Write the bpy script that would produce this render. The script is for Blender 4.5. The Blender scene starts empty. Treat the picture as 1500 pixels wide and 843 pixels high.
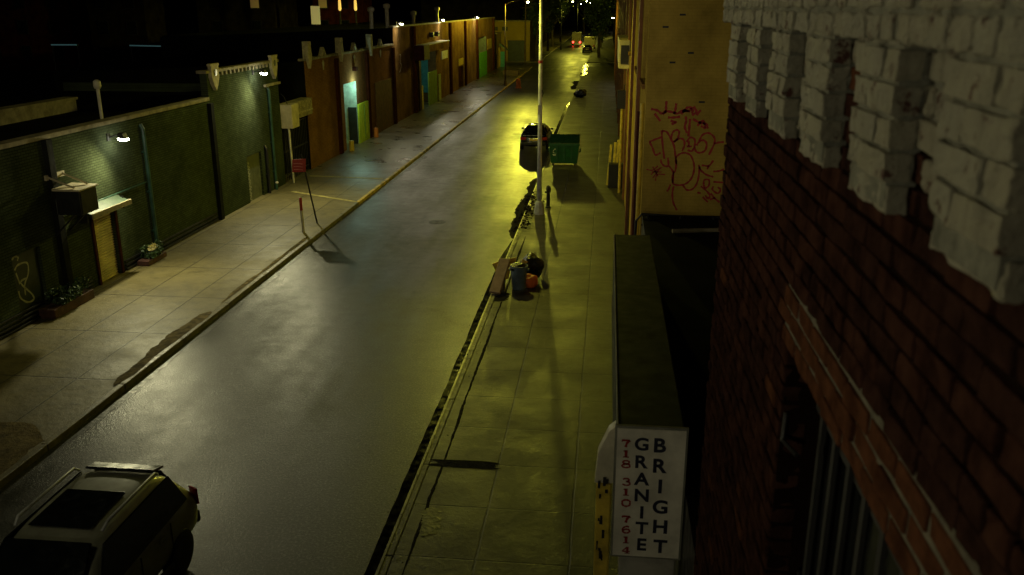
import bpy, bmesh, math, random
from mathutils import Vector, Matrix
from mathutils.noise import noise as noise_fn
random.seed(7)
S = bpy.context.scene
COL = S.collection
PI = math.pi
H = 8.6
XL = -15.9          # facade line of the buildings on the far side
XR = 0.95           # facade line on the near side
KL, KR = -11.05, -3.35

# ------------------------------------------------------------------ camera maths (pixels of the photograph -> points)
FP, PITCH, YAW = 1292.0, math.radians(17.67), math.radians(6.02)
FW = Vector((-math.sin(YAW)*math.cos(PITCH), math.cos(YAW)*math.cos(PITCH), -math.sin(PITCH)))
RT = Vector((math.cos(YAW), math.sin(YAW), 0))
UP = RT.cross(FW)
def ray(x, y): return FW + RT*((x-750)/FP) + UP*((421.5-y)/FP)
def at_z(x, y, z=0):
    d = ray(x, y); return Vector((0, 0, H)) + d*((z-H)/d.z)
def at_x(x, y, X):
    d = ray(x, y); return Vector((0, 0, H)) + d*(X/d.x)
def at_y(x, y, Y):
    d = ray(x, y); return Vector((0, 0, H)) + d*(Y/d.y)

# ------------------------------------------------------------------ materials
def nd(nt, t, **kw):
    n = nt.nodes.new(t)
    for k, v in kw.items(): setattr(n, k, v)
    return n
def lk(nt, a, b): nt.links.new(a, b)
def rgb(c): return (c[0], c[1], c[2], 1)
def base_mat(name):
    m = bpy.data.materials.new(name); m.use_nodes = True
    nt = m.node_tree; b = nt.nodes['Principled BSDF']
    return m, nt, b
def mathn(nt, op, a, b=None, c=None):
    n = nd(nt, 'ShaderNodeMath', operation=op)
    for i, v in enumerate((a, b, c)):
        if v is None: continue
        if isinstance(v, (int, float)): n.inputs[i].default_value = v
        else: lk(nt, v, n.inputs[i])
    return n.outputs[0]
def mixc(nt, f, a, b):
    n = nd(nt, 'ShaderNodeMix', data_type='RGBA')
    if isinstance(f, (int, float)): n.inputs[0].default_value = f
    else: lk(nt, f, n.inputs[0])
    for i, v in ((6, a), (7, b)):
        if isinstance(v, tuple): n.inputs[i].default_value = rgb(v)
        else: lk(nt, v, n.inputs[i])
    return n.outputs[2]
def noise(nt, vec, scale, detail=4, rough=.55, out='Fac'):
    n = nd(nt, 'ShaderNodeTexNoise')
    n.inputs['Scale'].default_value = scale; n.inputs['Detail'].default_value = detail; n.inputs['Roughness'].default_value = rough
    if vec is not None: lk(nt, vec, n.inputs['Vector'])
    return n.outputs[out]
def remap(nt, v, a, b, c=0., d=1.):
    n = nd(nt, 'ShaderNodeMapRange'); n.inputs[1].default_value = a; n.inputs[2].default_value = b
    n.inputs[3].default_value = c; n.inputs[4].default_value = d
    lk(nt, v, n.inputs[0]); return n.outputs[0]
def bump(nt, b, h, strength, dist, prev=None):
    n = nd(nt, 'ShaderNodeBump'); n.inputs['Strength'].default_value = strength; n.inputs['Distance'].default_value = dist
    lk(nt, h, n.inputs['Height'])
    if prev is not None: lk(nt, prev, n.inputs['Normal'])
    lk(nt, n.outputs[0], b.inputs['Normal']); return n.outputs[0]
def M(name, c, rough=.6, metal=0., var=.25, scale=3., bmp=.15, bscale=40., c2=None, spec=.5, coat=0.):
    m, nt, b = base_mat(name)
    tc = nd(nt, 'ShaderNodeTexCoord').outputs['Object']
    f = noise(nt, tc, scale, 6, .6)
    lo = tuple(v*(1-var) for v in c); hi = c2 if c2 else tuple(min(1, v*(1+var)) for v in c)
    f2 = remap(nt, f, .35, .65)
    lk(nt, mixc(nt, f2, lo, hi), b.inputs['Base Color'])
    lk(nt, remap(nt, noise(nt, tc, scale*2.3, 3), .3, .7, max(.03, rough-.12), min(1, rough+.12)), b.inputs['Roughness'])
    b.inputs['Metallic'].default_value = metal; b.inputs['Specular IOR Level'].default_value = spec
    b.inputs['Coat Weight'].default_value = coat; b.inputs['Coat Roughness'].default_value = .06
    if bmp: bump(nt, b, noise(nt, tc, bscale, 4), bmp, .02)
    return m
def emit(name, c, s):
    m, nt, b = base_mat(name)
    b.inputs['Base Color'].default_value = rgb(tuple(min(.8, v) for v in c)); b.inputs['Emission Color'].default_value = rgb(c)
    b.inputs['Emission Strength'].default_value = s; b.inputs['Roughness'].default_value = .4
    return m
def brick_mat(name, c1, c2, mortar, axis='yz', bw=.21, bh=.076, ms=.011, rough=.75, bstr=.5, paint=None, stain=.45, wet=.0):
    m, nt, b = base_mat(name)
    tc = nd(nt, 'ShaderNodeTexCoord').outputs['Object']
    sp = nd(nt, 'ShaderNodeSeparateXYZ'); lk(nt, tc, sp.inputs[0])
    cb = nd(nt, 'ShaderNodeCombineXYZ')
    if axis == 'any':
        lk(nt, mathn(nt, 'ADD', sp.outputs[0], sp.outputs[1]), cb.inputs[0])
    else: lk(nt, sp.outputs['xyz'.index(axis[0])], cb.inputs[0])
    lk(nt, sp.outputs[2], cb.inputs[1])
    bt = nd(nt, 'ShaderNodeTexBrick'); lk(nt, cb.outputs[0], bt.inputs['Vector'])
    bt.inputs['Color1'].default_value = rgb(c1); bt.inputs['Color2'].default_value = rgb(c2); bt.inputs['Mortar'].default_value = rgb(mortar)
    bt.inputs['Scale'].default_value = 1; bt.inputs['Mortar Size'].default_value = ms; bt.inputs['Mortar Smooth'].default_value = .3
    bt.inputs['Bias'].default_value = -.1; bt.inputs['Brick Width'].default_value = bw; bt.inputs['Row Height'].default_value = bh
    col = bt.outputs['Color']
    big = remap(nt, noise(nt, tc, .55, 7, .65), .3, .7)
    mul = nd(nt, 'ShaderNodeMix', data_type='RGBA', blend_type='MULTIPLY'); mul.inputs[0].default_value = stain
    lk(nt, col, mul.inputs[6])
    cr = nd(nt, 'ShaderNodeCombineColor'); 
    for i in range(3): lk(nt, big, cr.inputs[i])
    lk(nt, cr.outputs[0], mul.inputs[7]); col = mul.outputs[2]
    if paint:   # worn paint coat over the bricks
        pf = remap(nt, noise(nt, tc, 5., 8, .7), paint[1], paint[1]+.06)
        col = mixc(nt, pf, col, paint[0])
    lk(nt, col, b.inputs['Base Color'])
    lk(nt, remap(nt, noise(nt, tc, 1.7, 4), .3, .7, rough, 1.0), b.inputs['Roughness']); b.inputs['Specular IOR Level'].default_value = 0.
    h = mathn(nt, 'MULTIPLY', bt.outputs['Fac'], -1.0)
    n1 = bump(nt, b, h, bstr, .012)
    bump(nt, b, noise(nt, tc, 60, 4), .25, .01, n1)
    return m

def asphalt_mat():
    m, nt, b = base_mat('wet_asphalt')
    tc = nd(nt, 'ShaderNodeTexCoord').outputs['Object']
    big = noise(nt, tc, .35, 6, .6); mid = noise(nt, tc, 2.2, 6, .65); fine = noise(nt, tc, 55, 3, .7)
    mp = nd(nt, 'ShaderNodeMapping'); mp.inputs['Scale'].default_value = (1.1, .07, 1); lk(nt, tc, mp.inputs[0])
    lane = noise(nt, mp.outputs[0], 1.0, 4, .5)
    c = mixc(nt, remap(nt, mid, .3, .7), (.012, .012, .011), (.028, .027, .024))
    c = mixc(nt, remap(nt, lane, .48, .62, 0, .55), c, (.014, .014, .014))
    cell = nd(nt, 'ShaderNodeTexVoronoi', feature='DISTANCE_TO_EDGE'); cell.inputs['Scale'].default_value = .22
    dst = nd(nt, 'ShaderNodeVectorMath', operation='MULTIPLY_ADD'); nn = nd(nt, 'ShaderNodeTexNoise'); nn.inputs['Scale'].default_value = 1.3; nn.inputs['Detail'].default_value = 5; lk(nt, tc, nn.inputs['Vector'])
    lk(nt, nn.outputs['Color'], dst.inputs[0]); dst.inputs[1].default_value = (1.6, 1.6, 0); lk(nt, tc, dst.inputs[2]); lk(nt, dst.outputs[0], cell.inputs['Vector'])
    crack = remap(nt, cell.outputs['Distance'], .004, .012, 1, 0)
    c = mixc(nt, mathn(nt, 'MULTIPLY', crack, .8), c, (.006, .006, .006))
    grain = noise(nt, tc, 21, 3, .8)
    c = mixc(nt, remap(nt, grain, .50, .66), c, (.10, .098, .088))
    c = mixc(nt, remap(nt, fine, .58, .75), c, (.07, .069, .063))
    lk(nt, c, b.inputs['Base Color'])
    r = mathn(nt, 'ADD', remap(nt, big, .3, .7, .0, .10), remap(nt, lane, .3, .7, .0, .12))
    r = mathn(nt, 'ADD', r, remap(nt, mid, .3, .7, .20, .36))
    mw = nd(nt, 'ShaderNodeMapping'); mw.inputs['Scale'].default_value = (1.0, .38, 1); lk(nt, tc, mw.inputs[0])
    film = remap(nt, noise(nt, mw.outputs[0], .62, 3, .5), .28, .74)      # where a film of rain still stands
    r = mathn(nt, 'ADD', mathn(nt, 'MULTIPLY', r, mathn(nt, 'SUBTRACT', 1.0, mathn(nt, 'MULTIPLY', film, .34))), .05)
    r = mathn(nt, 'MAXIMUM', r, .285)
    lk(nt, r, b.inputs['Roughness'])
    b.inputs['Specular IOR Level'].default_value = .5
    v = nd(nt, 'ShaderNodeTexVoronoi'); v.inputs['Scale'].default_value = 38; lk(nt, tc, v.inputs['Vector'])
    n0 = bump(nt, b, v.outputs['Distance'], .16, .010)
    n0 = bump(nt, b, grain, .26, .03, n0)
    n1 = bump(nt, b, fine, .2, .010, n0)
    bump(nt, b, noise(nt, tc, 3.5, 3, .5), .10, .03, n1)
    return m
def concrete_mat(name, ca, cb_, x0, ro=.42, wet_far=False, flag=(1.5, 1.55), vary=.2):
    """pavement cast in 1.5 m flags, damp in places"""
    m, nt, b = base_mat(name)
    tc = nd(nt, 'ShaderNodeTexCoord').outputs['Object']
    mp = nd(nt, 'ShaderNodeMapping'); mp.inputs['Location'].default_value = (-x0, .35, 0); lk(nt, tc, mp.inputs[0])
    ds = nd(nt, 'ShaderNodeTexNoise'); ds.inputs['Scale'].default_value = 1.6; lk(nt, tc, ds.inputs['Vector'])
    va = nd(nt, 'ShaderNodeVectorMath', operation='MULTIPLY_ADD'); lk(nt, ds.outputs['Color'], va.inputs[0]); va.inputs[1].default_value = (.03, .03, 0); lk(nt, mp.outputs[0], va.inputs[2])
    bt = nd(nt, 'ShaderNodeTexBrick', offset=0.0); lk(nt, va.outputs[0], bt.inputs['Vector'])
    bt.inputs['Scale'].default_value = 1; bt.inputs['Brick Width'].default_value = flag[0]; bt.inputs['Row Height'].default_value = flag[1]
    bt.inputs['Mortar Size'].default_value = .019; bt.inputs['Mortar Smooth'].default_value = .4
    bt.inputs['Color1'].default_value = rgb(tuple(v*(1-vary) for v in ca)); bt.inputs['Color2'].default_value = rgb(tuple(v*(1+vary) for v in ca)); bt.inputs['Mortar'].default_value = rgb(tuple(v*.12 for v in ca))
    big = noise(nt, tc, .5, 7, .65); mid = noise(nt, tc, 2.6, 7, .7)
    c = mixc(nt, remap(nt, big, .42, .62, 0, .75), bt.outputs['Color'], cb_)
    c = mixc(nt, remap(nt, mid, .50, .70, 0, .7), c, tuple(v*.4 for v in ca))
    gum = nd(nt, 'ShaderNodeTexVoronoi'); gum.inputs['Scale'].default_value = 2.6; lk(nt, tc, gum.inputs['Vector'])
    c = mixc(nt, remap(nt, gum.outputs['Distance'], .05, .035), c, tuple(v*.3 for v in ca))
    c = mixc(nt, mathn(nt, 'MULTIPLY', bt.outputs['Fac'], 1.0), c, tuple(v*.15 for v in ca))
    lk(nt, c, b.inputs['Base Color'])
    rg = remap(nt, noise(nt, tc, .8, 6, .65), .3, .7, ro-.09, ro+.12)
    if wet_far:   # rain still lies on the stretch beyond the gateway
        sy = nd(nt, 'ShaderNodeSeparateXYZ'); lk(nt, tc, sy.inputs[0])
        wf_ = mathn(nt, 'MULTIPLY', remap(nt, sy.outputs[1], 38, 48), remap(nt, noise(nt, tc, .45, 5, .6), .32, .68, .3, 1))
        rg = mathn(nt, 'MULTIPLY', rg, mathn(nt, 'SUBTRACT', 1.0, mathn(nt, 'MULTIPLY', wf_, .55)))
        c = mixc(nt, mathn(nt, 'MULTIPLY', wf_, .6), c, tuple(v*.30 for v in ca)); lk(nt, c, b.inputs['Base Color'])
    lk(nt, rg, b.inputs['Roughness'])
    n0 = bump(nt, b, mathn(nt, 'MULTIPLY', bt.outputs['Fac'], -1), .8, .02)
    n1 = bump(nt, b, mid, .42, .05, n0)
    bump(nt, b, noise(nt, tc, 45, 4, .7), .3, .012, n1)
    return m

m_asph = asphalt_mat()
m_pave_r = concrete_mat('damp_pavement', (.068, .062, .038), (.038, .034, .021), KR, .50)
m_pave_l = concrete_mat('dry_pavement', (.215, .178, .074), (.13, .106, .042), XL+.3, .50, True, (1.62, 3.1), .10)
m_kerb = M('kerb_stone', (.17, .145, .07), .45, var=.4, bscale=25, bmp=.4)
m_kerb_yel = M('kerb_yellow_paint', (.5, .38, .05), .5, var=.5, scale=2, bmp=.4, c2=(.85, .6, .05))
m_steel = M('kerb_steel', (.22, .21, .19), .42, .7, var=.35)
m_land = M('dark_land', (.03, .03, .025), .9, scale=.1)
m_tar_shade = M('roof_tar_and_wall_shade', (.008, .008, .008), .95, spec=.05, scale=.6, var=.5)  # tar on the roofs; on the party walls it stands in for shade
m_gutter = M('gutter_water', (.006, .006, .005), .10, var=.3, scale=2, bmp=.25, bscale=6)
m_gutter_dull = M('gutter_damp', (.010, .009, .007), .42, var=.4, scale=3, bmp=.6, bscale=9)
m_damp = M('damp_stain', (.035, .031, .018), .4, var=.4, scale=6, bmp=.5, bscale=14)
m_leafmuck = M('wet_leaf_muck', (.012, .010, .006), .9, spec=.08, var=.6, scale=8, bmp=.9, bscale=22)
m_dirt = M('brown_dirt', (.15, .115, .055), .9, spec=.1, var=.5, scale=4, bmp=.9, bscale=18)
m_green = brick_mat('green_painted_brick', (.070, .088, .045), (.095, .115, .062), (.04, .052, .03), bw=.22, bh=.08, rough=.62, stain=.55)
m_brick = brick_mat('orange_brick', (.42, .21, .075), (.33, .155, .055), (.22, .13, .055), rough=.7, stain=.5)
m_brick2 = brick_mat('tan_orange_brick', (.38, .215, .075), (.31, .17, .055), (.25, .15, .06), rough=.7, stain=.65)
m_yel = brick_mat('yellow_painted_brick', (.58, .41, .09), (.56, .40, .086), (.52, .37, .08), axis='any', bw=.22, bh=.08, rough=.7, bstr=.12, stain=.6)
m_yel2 = brick_mat('yellow_far_brick', (.5, .36, .07), (.45, .32, .06), (.4, .28, .05), axis='any', rough=.7, bstr=.3, stain=.3)
m_stone = M('cast_stone', (.46, .40, .26), .9, spec=.1, var=.25, scale=6, bmp=.3)
m_coping = M('coping_stone', (.30, .26, .17), .9, spec=.1, var=.3, scale=3, bmp=.3)
m_pipe_g = M('green_pipe', (.028, .08, .055), .4, var=.3)
m_black = M('black_paint', (.012, .012, .012), .45, var=.4)
m_dark = M('dark_metal', (.03, .03, .03), .45, .4, var=.4)
m_darkdoor = M('dark_green_door', (.02, .03, .022), .5, var=.4, scale=2)
m_shutter = M('cream_shutter', (.68, .58, .32), .5, var=.25, scale=2)
m_cream = M('cream_paint', (.52, .45, .30), .55, var=.2, scale=3)
m_white = M('white_panel', (.70, .67, .56), .5, var=.22, scale=2.2, bmp=.05)
m_whitepaint = M('white_metal', (.62, .58, .42), .5, var=.2)
m_teal = M('teal_paint', (.10, .36, .34), .9, spec=.08, var=.2)
m_ygreen = M('yellow_green_paint', (.62, .78, .05), .9, spec=.08, var=.15)
m_lime = M('green_paint', (.16, .52, .06), .9, spec=.08, var=.2)
m_olive = M('olive_green_paint', (.20, .30, .05), .9, spec=.08, var=.2)
m_maroon = M('maroon_paint', (.05, .014, .011), .9, spec=.08, var=.3)
m_red = M('red_sign_paint', (.42, .035, .02), .4, var=.15)
m_orange = M('orange_plastic', (.75, .22, .03), .45, var=.15)
m_pole = M('galvanised_steel', (.56, .57, .59), .5, .1, var=.25, scale=4)
m_green_bin = M('dumpster_green', (.005, .072, .020), .45, var=.3, scale=3)
m_lid = M('dark_green_lid', (.012, .05, .03), .4, var=.3)
m_blue_bin = M('grey_blue_plastic', (.12, .17, .22), .45, var=.25)
m_bag = M('black_plastic_bag', (.010, .010, .010), .28, var=.4, bmp=.8, bscale=14)
m_orange_bag = M('orange_red_bag', (.80, .17, .03), .4, var=.3, bmp=.8, bscale=14)
m_card = M('yellow_cardboard', (.85, .60, .12), .7, var=.2)
m_board = M('brown_cardboard', (.46, .31, .20), .75, var=.2)
m_rubber = M('tyre_rubber', (.012, .012, .012), .7)
m_rim = M('alloy_rim', (.4, .4, .4), .35, .9)
m_glass = M('dark_glass', (.008, .010, .010), .06, var=.2, bmp=0, spec=.7)
m_car_black = M('black_car_paint', (.008, .008, .009), .22, var=.3, bmp=0, coat=1.)
m_car_grey = M('grey_green_car_paint', (.30, .305, .24), .45, .15, var=.15, bmp=0, coat=.7)
m_car_beige = M('beige_van_paint', (.42, .38, .18), .4, var=.2, bmp=0)
m_tail = emit('lit_tail_lamp', (1., .03, .02), 14)
m_tail_off = M('red_lens', (.35, .012, .01), .2, bmp=0)
m_lens_y = emit('sodium_lens', (1., .93, .45), 90)
m_lens_w = emit('flood_lens', (1., 1., .78), 60)
m_win_lit = emit('lit_window', (1., .62, .18), .05)
m_win_pale = emit('pale_lit_panel', (1., .80, .36), .16)
m_cyan = emit('cyan_tube_light', (.35, .8, .85), .045)
m_leaf = M('leaf', (.045, .075, .022), .6, var=.5, scale=6, bmp=0)
m_leaf2 = M('planter_leaf', (.05, .10, .035), .55, var=.5, scale=9, bmp=0)
m_flower = M('yellow_flower', (.72, .64, .28), .6, var=.2, bmp=0)
m_bark = M('bark', (.08, .06, .035), .85, var=.4, bmp=.6)
m_terra = M('red_brick_planter', (.075, .030, .022), .8, var=.4, scale=6, bmp=.5)
m_graf = M('red_spray_paint', (.34, .02, .02), .6, var=.25, scale=8, bmp=0)
m_graf_w = M('pale_spray_paint', (.36, .36, .28), .6, var=.3, scale=8, bmp=0)
m_navy = M('navy_lettering', (.012, .014, .035), .5, var=.1, bmp=0)
m_redlet = M('red_lettering', (.30, .025, .02), .5, var=.1, bmp=0)
m_yelpeel = M('peeling_yellow_paint', (.62, .46, .05), .55, var=.3, scale=5, bmp=.4, bscale=12)
m_line = M('worn_yellow_line', (.42, .36, .12), .6, var=.4, scale=5, bmp=.2)
m_wood = M('weathered_wood', (.16, .11, .06), .75, var=.4, scale=5, bmp=.5)
m_awn = M('awning_sheet', (.022, .028, .022), .6, spec=.2, var=.35, scale=2)

# ------------------------------------------------------------------ mesh helpers
class MB:
    def __init__(s): s.v = []; s.f = []; s.mi = []; s.cur = 0
    def add(s, vs, fs):
        n = len(s.v); s.v += [Vector(v) for v in vs]
        for f in fs: s.f.append([i+n for i in f]); s.mi.append(s.cur)
        return s
    def box(s, x0, x1, y0, y1, z0, z1):
        return s.add([(x0,y0,z0),(x1,y0,z0),(x1,y1,z0),(x0,y1,z0),(x0,y0,z1),(x1,y0,z1),(x1,y1,z1),(x0,y1,z1)],
                     [(0,3,2,1),(4,5,6,7),(0,1,5,4),(1,2,6,5),(2,3,7,6),(3,0,4,7)])
    def quad(s, a, b, c, d): return s.add([a, b, c, d], [(0,1,2,3)])
    def hexa(s, p):   # eight corners, bottom four then top four
        return s.add(p, [(0,3,2,1),(4,5,6,7),(0,1,5,4),(1,2,6,5),(2,3,7,6),(3,0,4,7)])
    def tube(s, pts, rads, n=10, cap=True):
        pts = [Vector(p) for p in pts]
        if isinstance(rads, (int, float)): rads = [rads]*len(pts)
        vs = []; fs = []; ref = None
        for i, p in enumerate(pts):
            d = (pts[min(i+1, len(pts)-1)]-pts[max(i-1, 0)]).normalized()
            if ref is None: ref = Vector((1,0,0)) if abs(d.x) < .9 else Vector((0,1,0))
            u = d.cross(ref).normalized(); w = d.cross(u).normalized()
            ref = w.cross(d) if False else ref
            for k in range(n):
                a = 2*PI*k/n; vs.append(p+(u*math.cos(a)+w*math.sin(a))*rads[i])
        for i in range(len(pts)-1):
            for k in range(n):
                fs.append((i*n+k, i*n+(k+1)%n, (i+1)*n+(k+1)%n, (i+1)*n+k))
        if cap:
            fs.append(tuple(range(n-1, -1, -1))); fs.append(tuple((len(pts)-1)*n+k for k in range(n)))
        return s.add(vs, fs)
    def lathe(s, c, prof, n=20, axis='z'):
        vs = []; fs = []
        for r, h in prof:
            for k in range(n):
                a = 2*PI*k/n; q = (r*math.cos(a), r*math.sin(a), h)
                if axis == 'x': q = (q[2], q[0], q[1])
                if axis == 'y': q = (q[0], q[2], q[1])
                vs.append((c[0]+q[0], c[1]+q[1], c[2]+q[2]))
        for i in range(len(prof)-1):
            for k in range(n): fs.append((i*n+k, i*n+(k+1)%n, (i+1)*n+(k+1)%n, (i+1)*n+k))
        fs.append(tuple(range(n-1, -1, -1))); fs.append(tuple((len(prof)-1)*n+k for k in range(n)))
        return s.add(vs, fs)
    def prism(s, poly, axis, a, b):   # polygon in the other two axes, extruded along axis from a to b
        def P(q, t):
            return {'x': (t, q[0], q[1]), 'y': (q[0], t, q[1]), 'z': (q[0], q[1], t)}[axis]
        n = len(poly)
        return s.add([P(q, a) for q in poly]+[P(q, b) for q in poly],
                     [tuple(range(n-1, -1, -1)), tuple(range(n, 2*n))]+[(i, (i+1) % n, n+(i+1) % n, n+i) for i in range(n)])
    def build(s, name, mat, parent=None, bev=0., smooth=False, seg=2, sub=0):
        me = bpy.data.meshes.new(name)
        off = Vector(parent_loc(parent)) if parent is not None else Vector((0,0,0))
        me.from_pydata([v-off for v in s.v], [], s.f); me.update()
        bm = bmesh.new(); bm.from_mesh(me)
        bmesh.ops.recalc_face_normals(bm, faces=bm.faces); bm.to_mesh(me); bm.free()
        mats = mat if isinstance(mat, (list, tuple)) else [mat]
        for q in mats: me.materials.append(q)
        for p, i in zip(me.polygons, s.mi): p.material_index = i; p.use_smooth = smooth
        o = bpy.data.objects.new(name, me); COL.objects.link(o)
        if parent is not None: o.parent = parent
        if bev:
            b = o.modifiers.new('b', 'BEVEL'); b.width = bev; b.segments = seg; b.limit_method = 'ANGLE'
        if sub:
            q = o.modifiers.new('s', 'SUBSURF'); q.levels = sub; q.render_levels = sub
        return o
def parent_loc(p):
    l = Vector((0,0,0))
    while p is not None: l += p.location; p = p.parent
    return l
def tag(o, label, cat, group=None, kind=None):
    if label: o['label'] = label
    if cat: o['category'] = cat
    if group: o['group'] = group
    if kind: o['kind'] = kind
    return o
def T(name, label, cat, loc=(0,0,0), group=None):
    o = bpy.data.objects.new(name, None); COL.objects.link(o); o.location = loc; o.empty_display_size = .3
    return tag(o, label, cat, group)
def structure(o): o['kind'] = 'structure'; return o
def copy_tree(o, parent=None):
    c = o.copy(); COL.objects.link(c)
    if parent is not None: c.parent = parent
    for ch in list(o.children): copy_tree(ch, c)
    return c
def smooth_line(pts, k=5):
    pts = [Vector(p) for p in pts]; out = []
    if len(pts) < 3: return pts
    q = [pts[0]*2-pts[1]]+pts+[pts[-1]*2-pts[-2]]
    for i in range(1, len(q)-2):
        for j in range(k):
            t = j/k; a, b, c, d = q[i-1], q[i], q[i+1], q[i+2]
            out.append(.5*((2*b)+(c-a)*t+(2*a-5*b+4*c-d)*t*t+(3*b-a-3*c+d)*t**3))
    out.append(pts[-1]); return out
def ribbon(mb, pts, w, nrm, th=.003):
    """painted stroke lying on a wall whose outward normal is nrm"""
    pts = smooth_line(pts); nrm = Vector(nrm); L = len(pts); vs = []; fs = []
    for i, p in enumerate(pts):
        d = (pts[min(i+1, L-1)]-pts[max(i-1, 0)]).normalized(); s = nrm.cross(d).normalized()
        ww = w*(.65+.5*abs(math.sin(i*.7+L)))*.5
        vs += [p-s*ww+nrm*th, p+s*ww+nrm*th]
    for i in range(L-1): fs.append((2*i, 2*i+1, 2*i+3, 2*i+2))
    mb.add(vs, fs)
def facade_sheet(mb, x, y0, y1, z0, z1, ops, depth):
    """wall face on the plane X = x with real openings (y0,y1,z0,z1) and their reveals going to x+depth"""
    ys = sorted({y0, y1, *[o[0] for o in ops], *[o[1] for o in ops]}); zs = sorted({z0, z1, *[o[2] for o in ops], *[o[3] for o in ops]})
    for i in range(len(ys)-1):
        for j in range(len(zs)-1):
            cy, cz = (ys[i]+ys[i+1])/2, (zs[j]+zs[j+1])/2
            if any(o[0] < cy < o[1] and o[2] < cz < o[3] for o in ops): continue
            mb.quad((x, ys[i], zs[j]), (x, ys[i+1], zs[j]), (x, ys[i+1], zs[j+1]), (x, ys[i], zs[j+1]))
    for a, b, c, d in ops:
        e = x+depth
        mb.quad((x,a,c),(e,a,c),(e,a,d),(x,a,d)); mb.quad((x,b,c),(e,b,c),(e,b,d),(x,b,d))
        mb.quad((x,a,d),(e,a,d),(e,b,d),(x,b,d)); mb.quad((x,a,c),(e,a,c),(e,b,c),(x,b,c))
def ragged(cx_pts, z, w0, w1, seed, name, mat, n=60, jit=.12, amp=1.1):
    """irregular strip on the ground following a line, its edges broken at several scales"""
    (xa, ya), (xb, yb) = cx_pts; n = max(n, 160); vs = []; fs = []
    def nz(t, k): return sum(noise_fn(Vector((t*f, seed*3.7+k, f)))*a for f, a in ((.55, 1.), (1.7, .5), (5., .05+.6*jit), (14., .02+.3*jit)))
    for i in range(n+1):
        t = i/n; x = xa+(xb-xa)*t; y = ya+(yb-ya)*t
        e = min(1, math.sin(PI*t)*3)**.5 if 0 < t < 1 else .02
        vs += [(x-max(.08, 1+amp*nz(y*(1 if yb-ya > 2 else 3), 0))*w0*e, y, z), (x+max(.08, 1+amp*nz(y*(1 if yb-ya > 2 else 3), 9))*w1*e, y, z)]
    for i in range(n): fs.append((2*i, 2*i+1, 2*i+3, 2*i+2))
    mb = MB(); mb.add(vs, fs); return mb.build(name, mat)
def blob(mb, c, r, sq=(1,1,1), seed=0, amp=.18, n=14):
    rr = random.Random(seed); k = [Vector((rr.uniform(-3,3), rr.uniform(-3,3), rr.uniform(-3,3))) for _ in range(5)]; p = [rr.uniform(0,6) for _ in range(5)]
    vs = []; fs = []
    for i in range(n+1):
        th = PI*i/n
        for j in range(n*2):
            a = PI*j/n; d = Vector((math.sin(th)*math.cos(a), math.sin(th)*math.sin(a), math.cos(th)))
            q = 1+amp*sum(math.sin(kk.dot(d)*1.6+pp) for kk, pp in zip(k, p))/2.2
            vs.append((c[0]+d.x*r*q*sq[0], c[1]+d.y*r*q*sq[1], max(c[2]+d.z*r*q*sq[2], c[2]-r*sq[2]*.86)))
    for i in range(n):
        for j in range(n*2): fs.append((i*n*2+j, i*n*2+(j+1)%(n*2), (i+1)*n*2+(j+1)%(n*2), (i+1)*n*2+j))
    mb.add(vs, fs)
def leaves(mb, c, rad, n, size, seed, clumps=9):
    r = random.Random(seed); cs = []
    for _ in range(clumps):
        while True:
            d = Vector((r.uniform(-1,1), r.uniform(-1,1), r.uniform(-1,1)))
            if d.length < 1: break
        cs.append((Vector((c[0]+d.x*rad[0]*.7, c[1]+d.y*rad[1]*.7, c[2]+d.z*rad[2]*.7)), r.uniform(.28, .5)))
    for _ in range(n):
        q, s = r.choice(cs); d = Vector((r.gauss(0,1), r.gauss(0,1), r.gauss(0,1))).normalized()*(r.random()**.5)*s
        p = q+Vector((d.x*rad[0], d.y*rad[1], d.z*rad[2]))
        u = Vector((r.gauss(0,1), r.gauss(0,1), r.gauss(0,.6))).normalized(); w = u.cross(Vector((r.gauss(0,1), r.gauss(0,1), r.gauss(0,1)))).normalized()
        L = size*r.uniform(.6, 1.3)
        mb.add([p-u*L, p+w*L*.45, p+u*L, p-w*L*.45], [(0,1,2,3)])

# ------------------------------------------------------------------ the ground, road and pavements
g = MB(); g.box(-900, 900, -300, 1500, -1.2, -.02); structure(g.build('ground', m_land))
g = MB(); g.quad((KL, -30, 0), (KR, -30, 0), (KR, 420, 0), (KL, 420, 0))
g.quad((-120, 134, .004), (80, 134, .004), (80, 146, .004), (-120, 146, .004))
structure(g.build('road', m_asph))
PAVZ = .13
def slab(name, x0, x1, y0, y1, m):
    q = MB(); q.box(x0, x1, y0, y1, -.3, PAVZ); return structure(q.build(name, m))
slab('pavement', KR+.16, XR+1.2, -30, 133.8, m_pave_r)
slab('pavement', XL-1.2, KL-.16, -30, 133.8, m_pave_l)
slab('pavement', KR+.16, 12, 146.2, 420, m_pave_r)
slab('pavement', -30, KL-.16, 146.2, 420, m_pave_l)
def kerb(x0, x1, y0, y1, m, step=3.0):
    q = MB(); y = y0; r = random.Random(int(y0+x0*7))
    while y < y1-.01:
        e = min(y+step, y1); dz = r.uniform(-.006, .004); dx = r.uniform(-.006, .006)
        q.box(x0+dx, x1+dx, y+.006, e-.006, -.3, PAVZ+.012+dz); y = e
    return structure(q.build('kerb', m, bev=.02))
kerb(KR, KR+.155, -30, 133.7, M('dark_kerb_stone', (.085, .078, .055), .5, var=.4, bscale=25, bmp=.4))
kerb(KR, KR+.155, 146.4, 300, m_kerb)
kerb(KL-.155, KL, -30, 38.4, m_kerb); kerb(KL-.155, KL, 38.5, 133.7, m_kerb_yel); kerb(KL-.155, KL, 146.4, 300, m_kerb)
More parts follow.
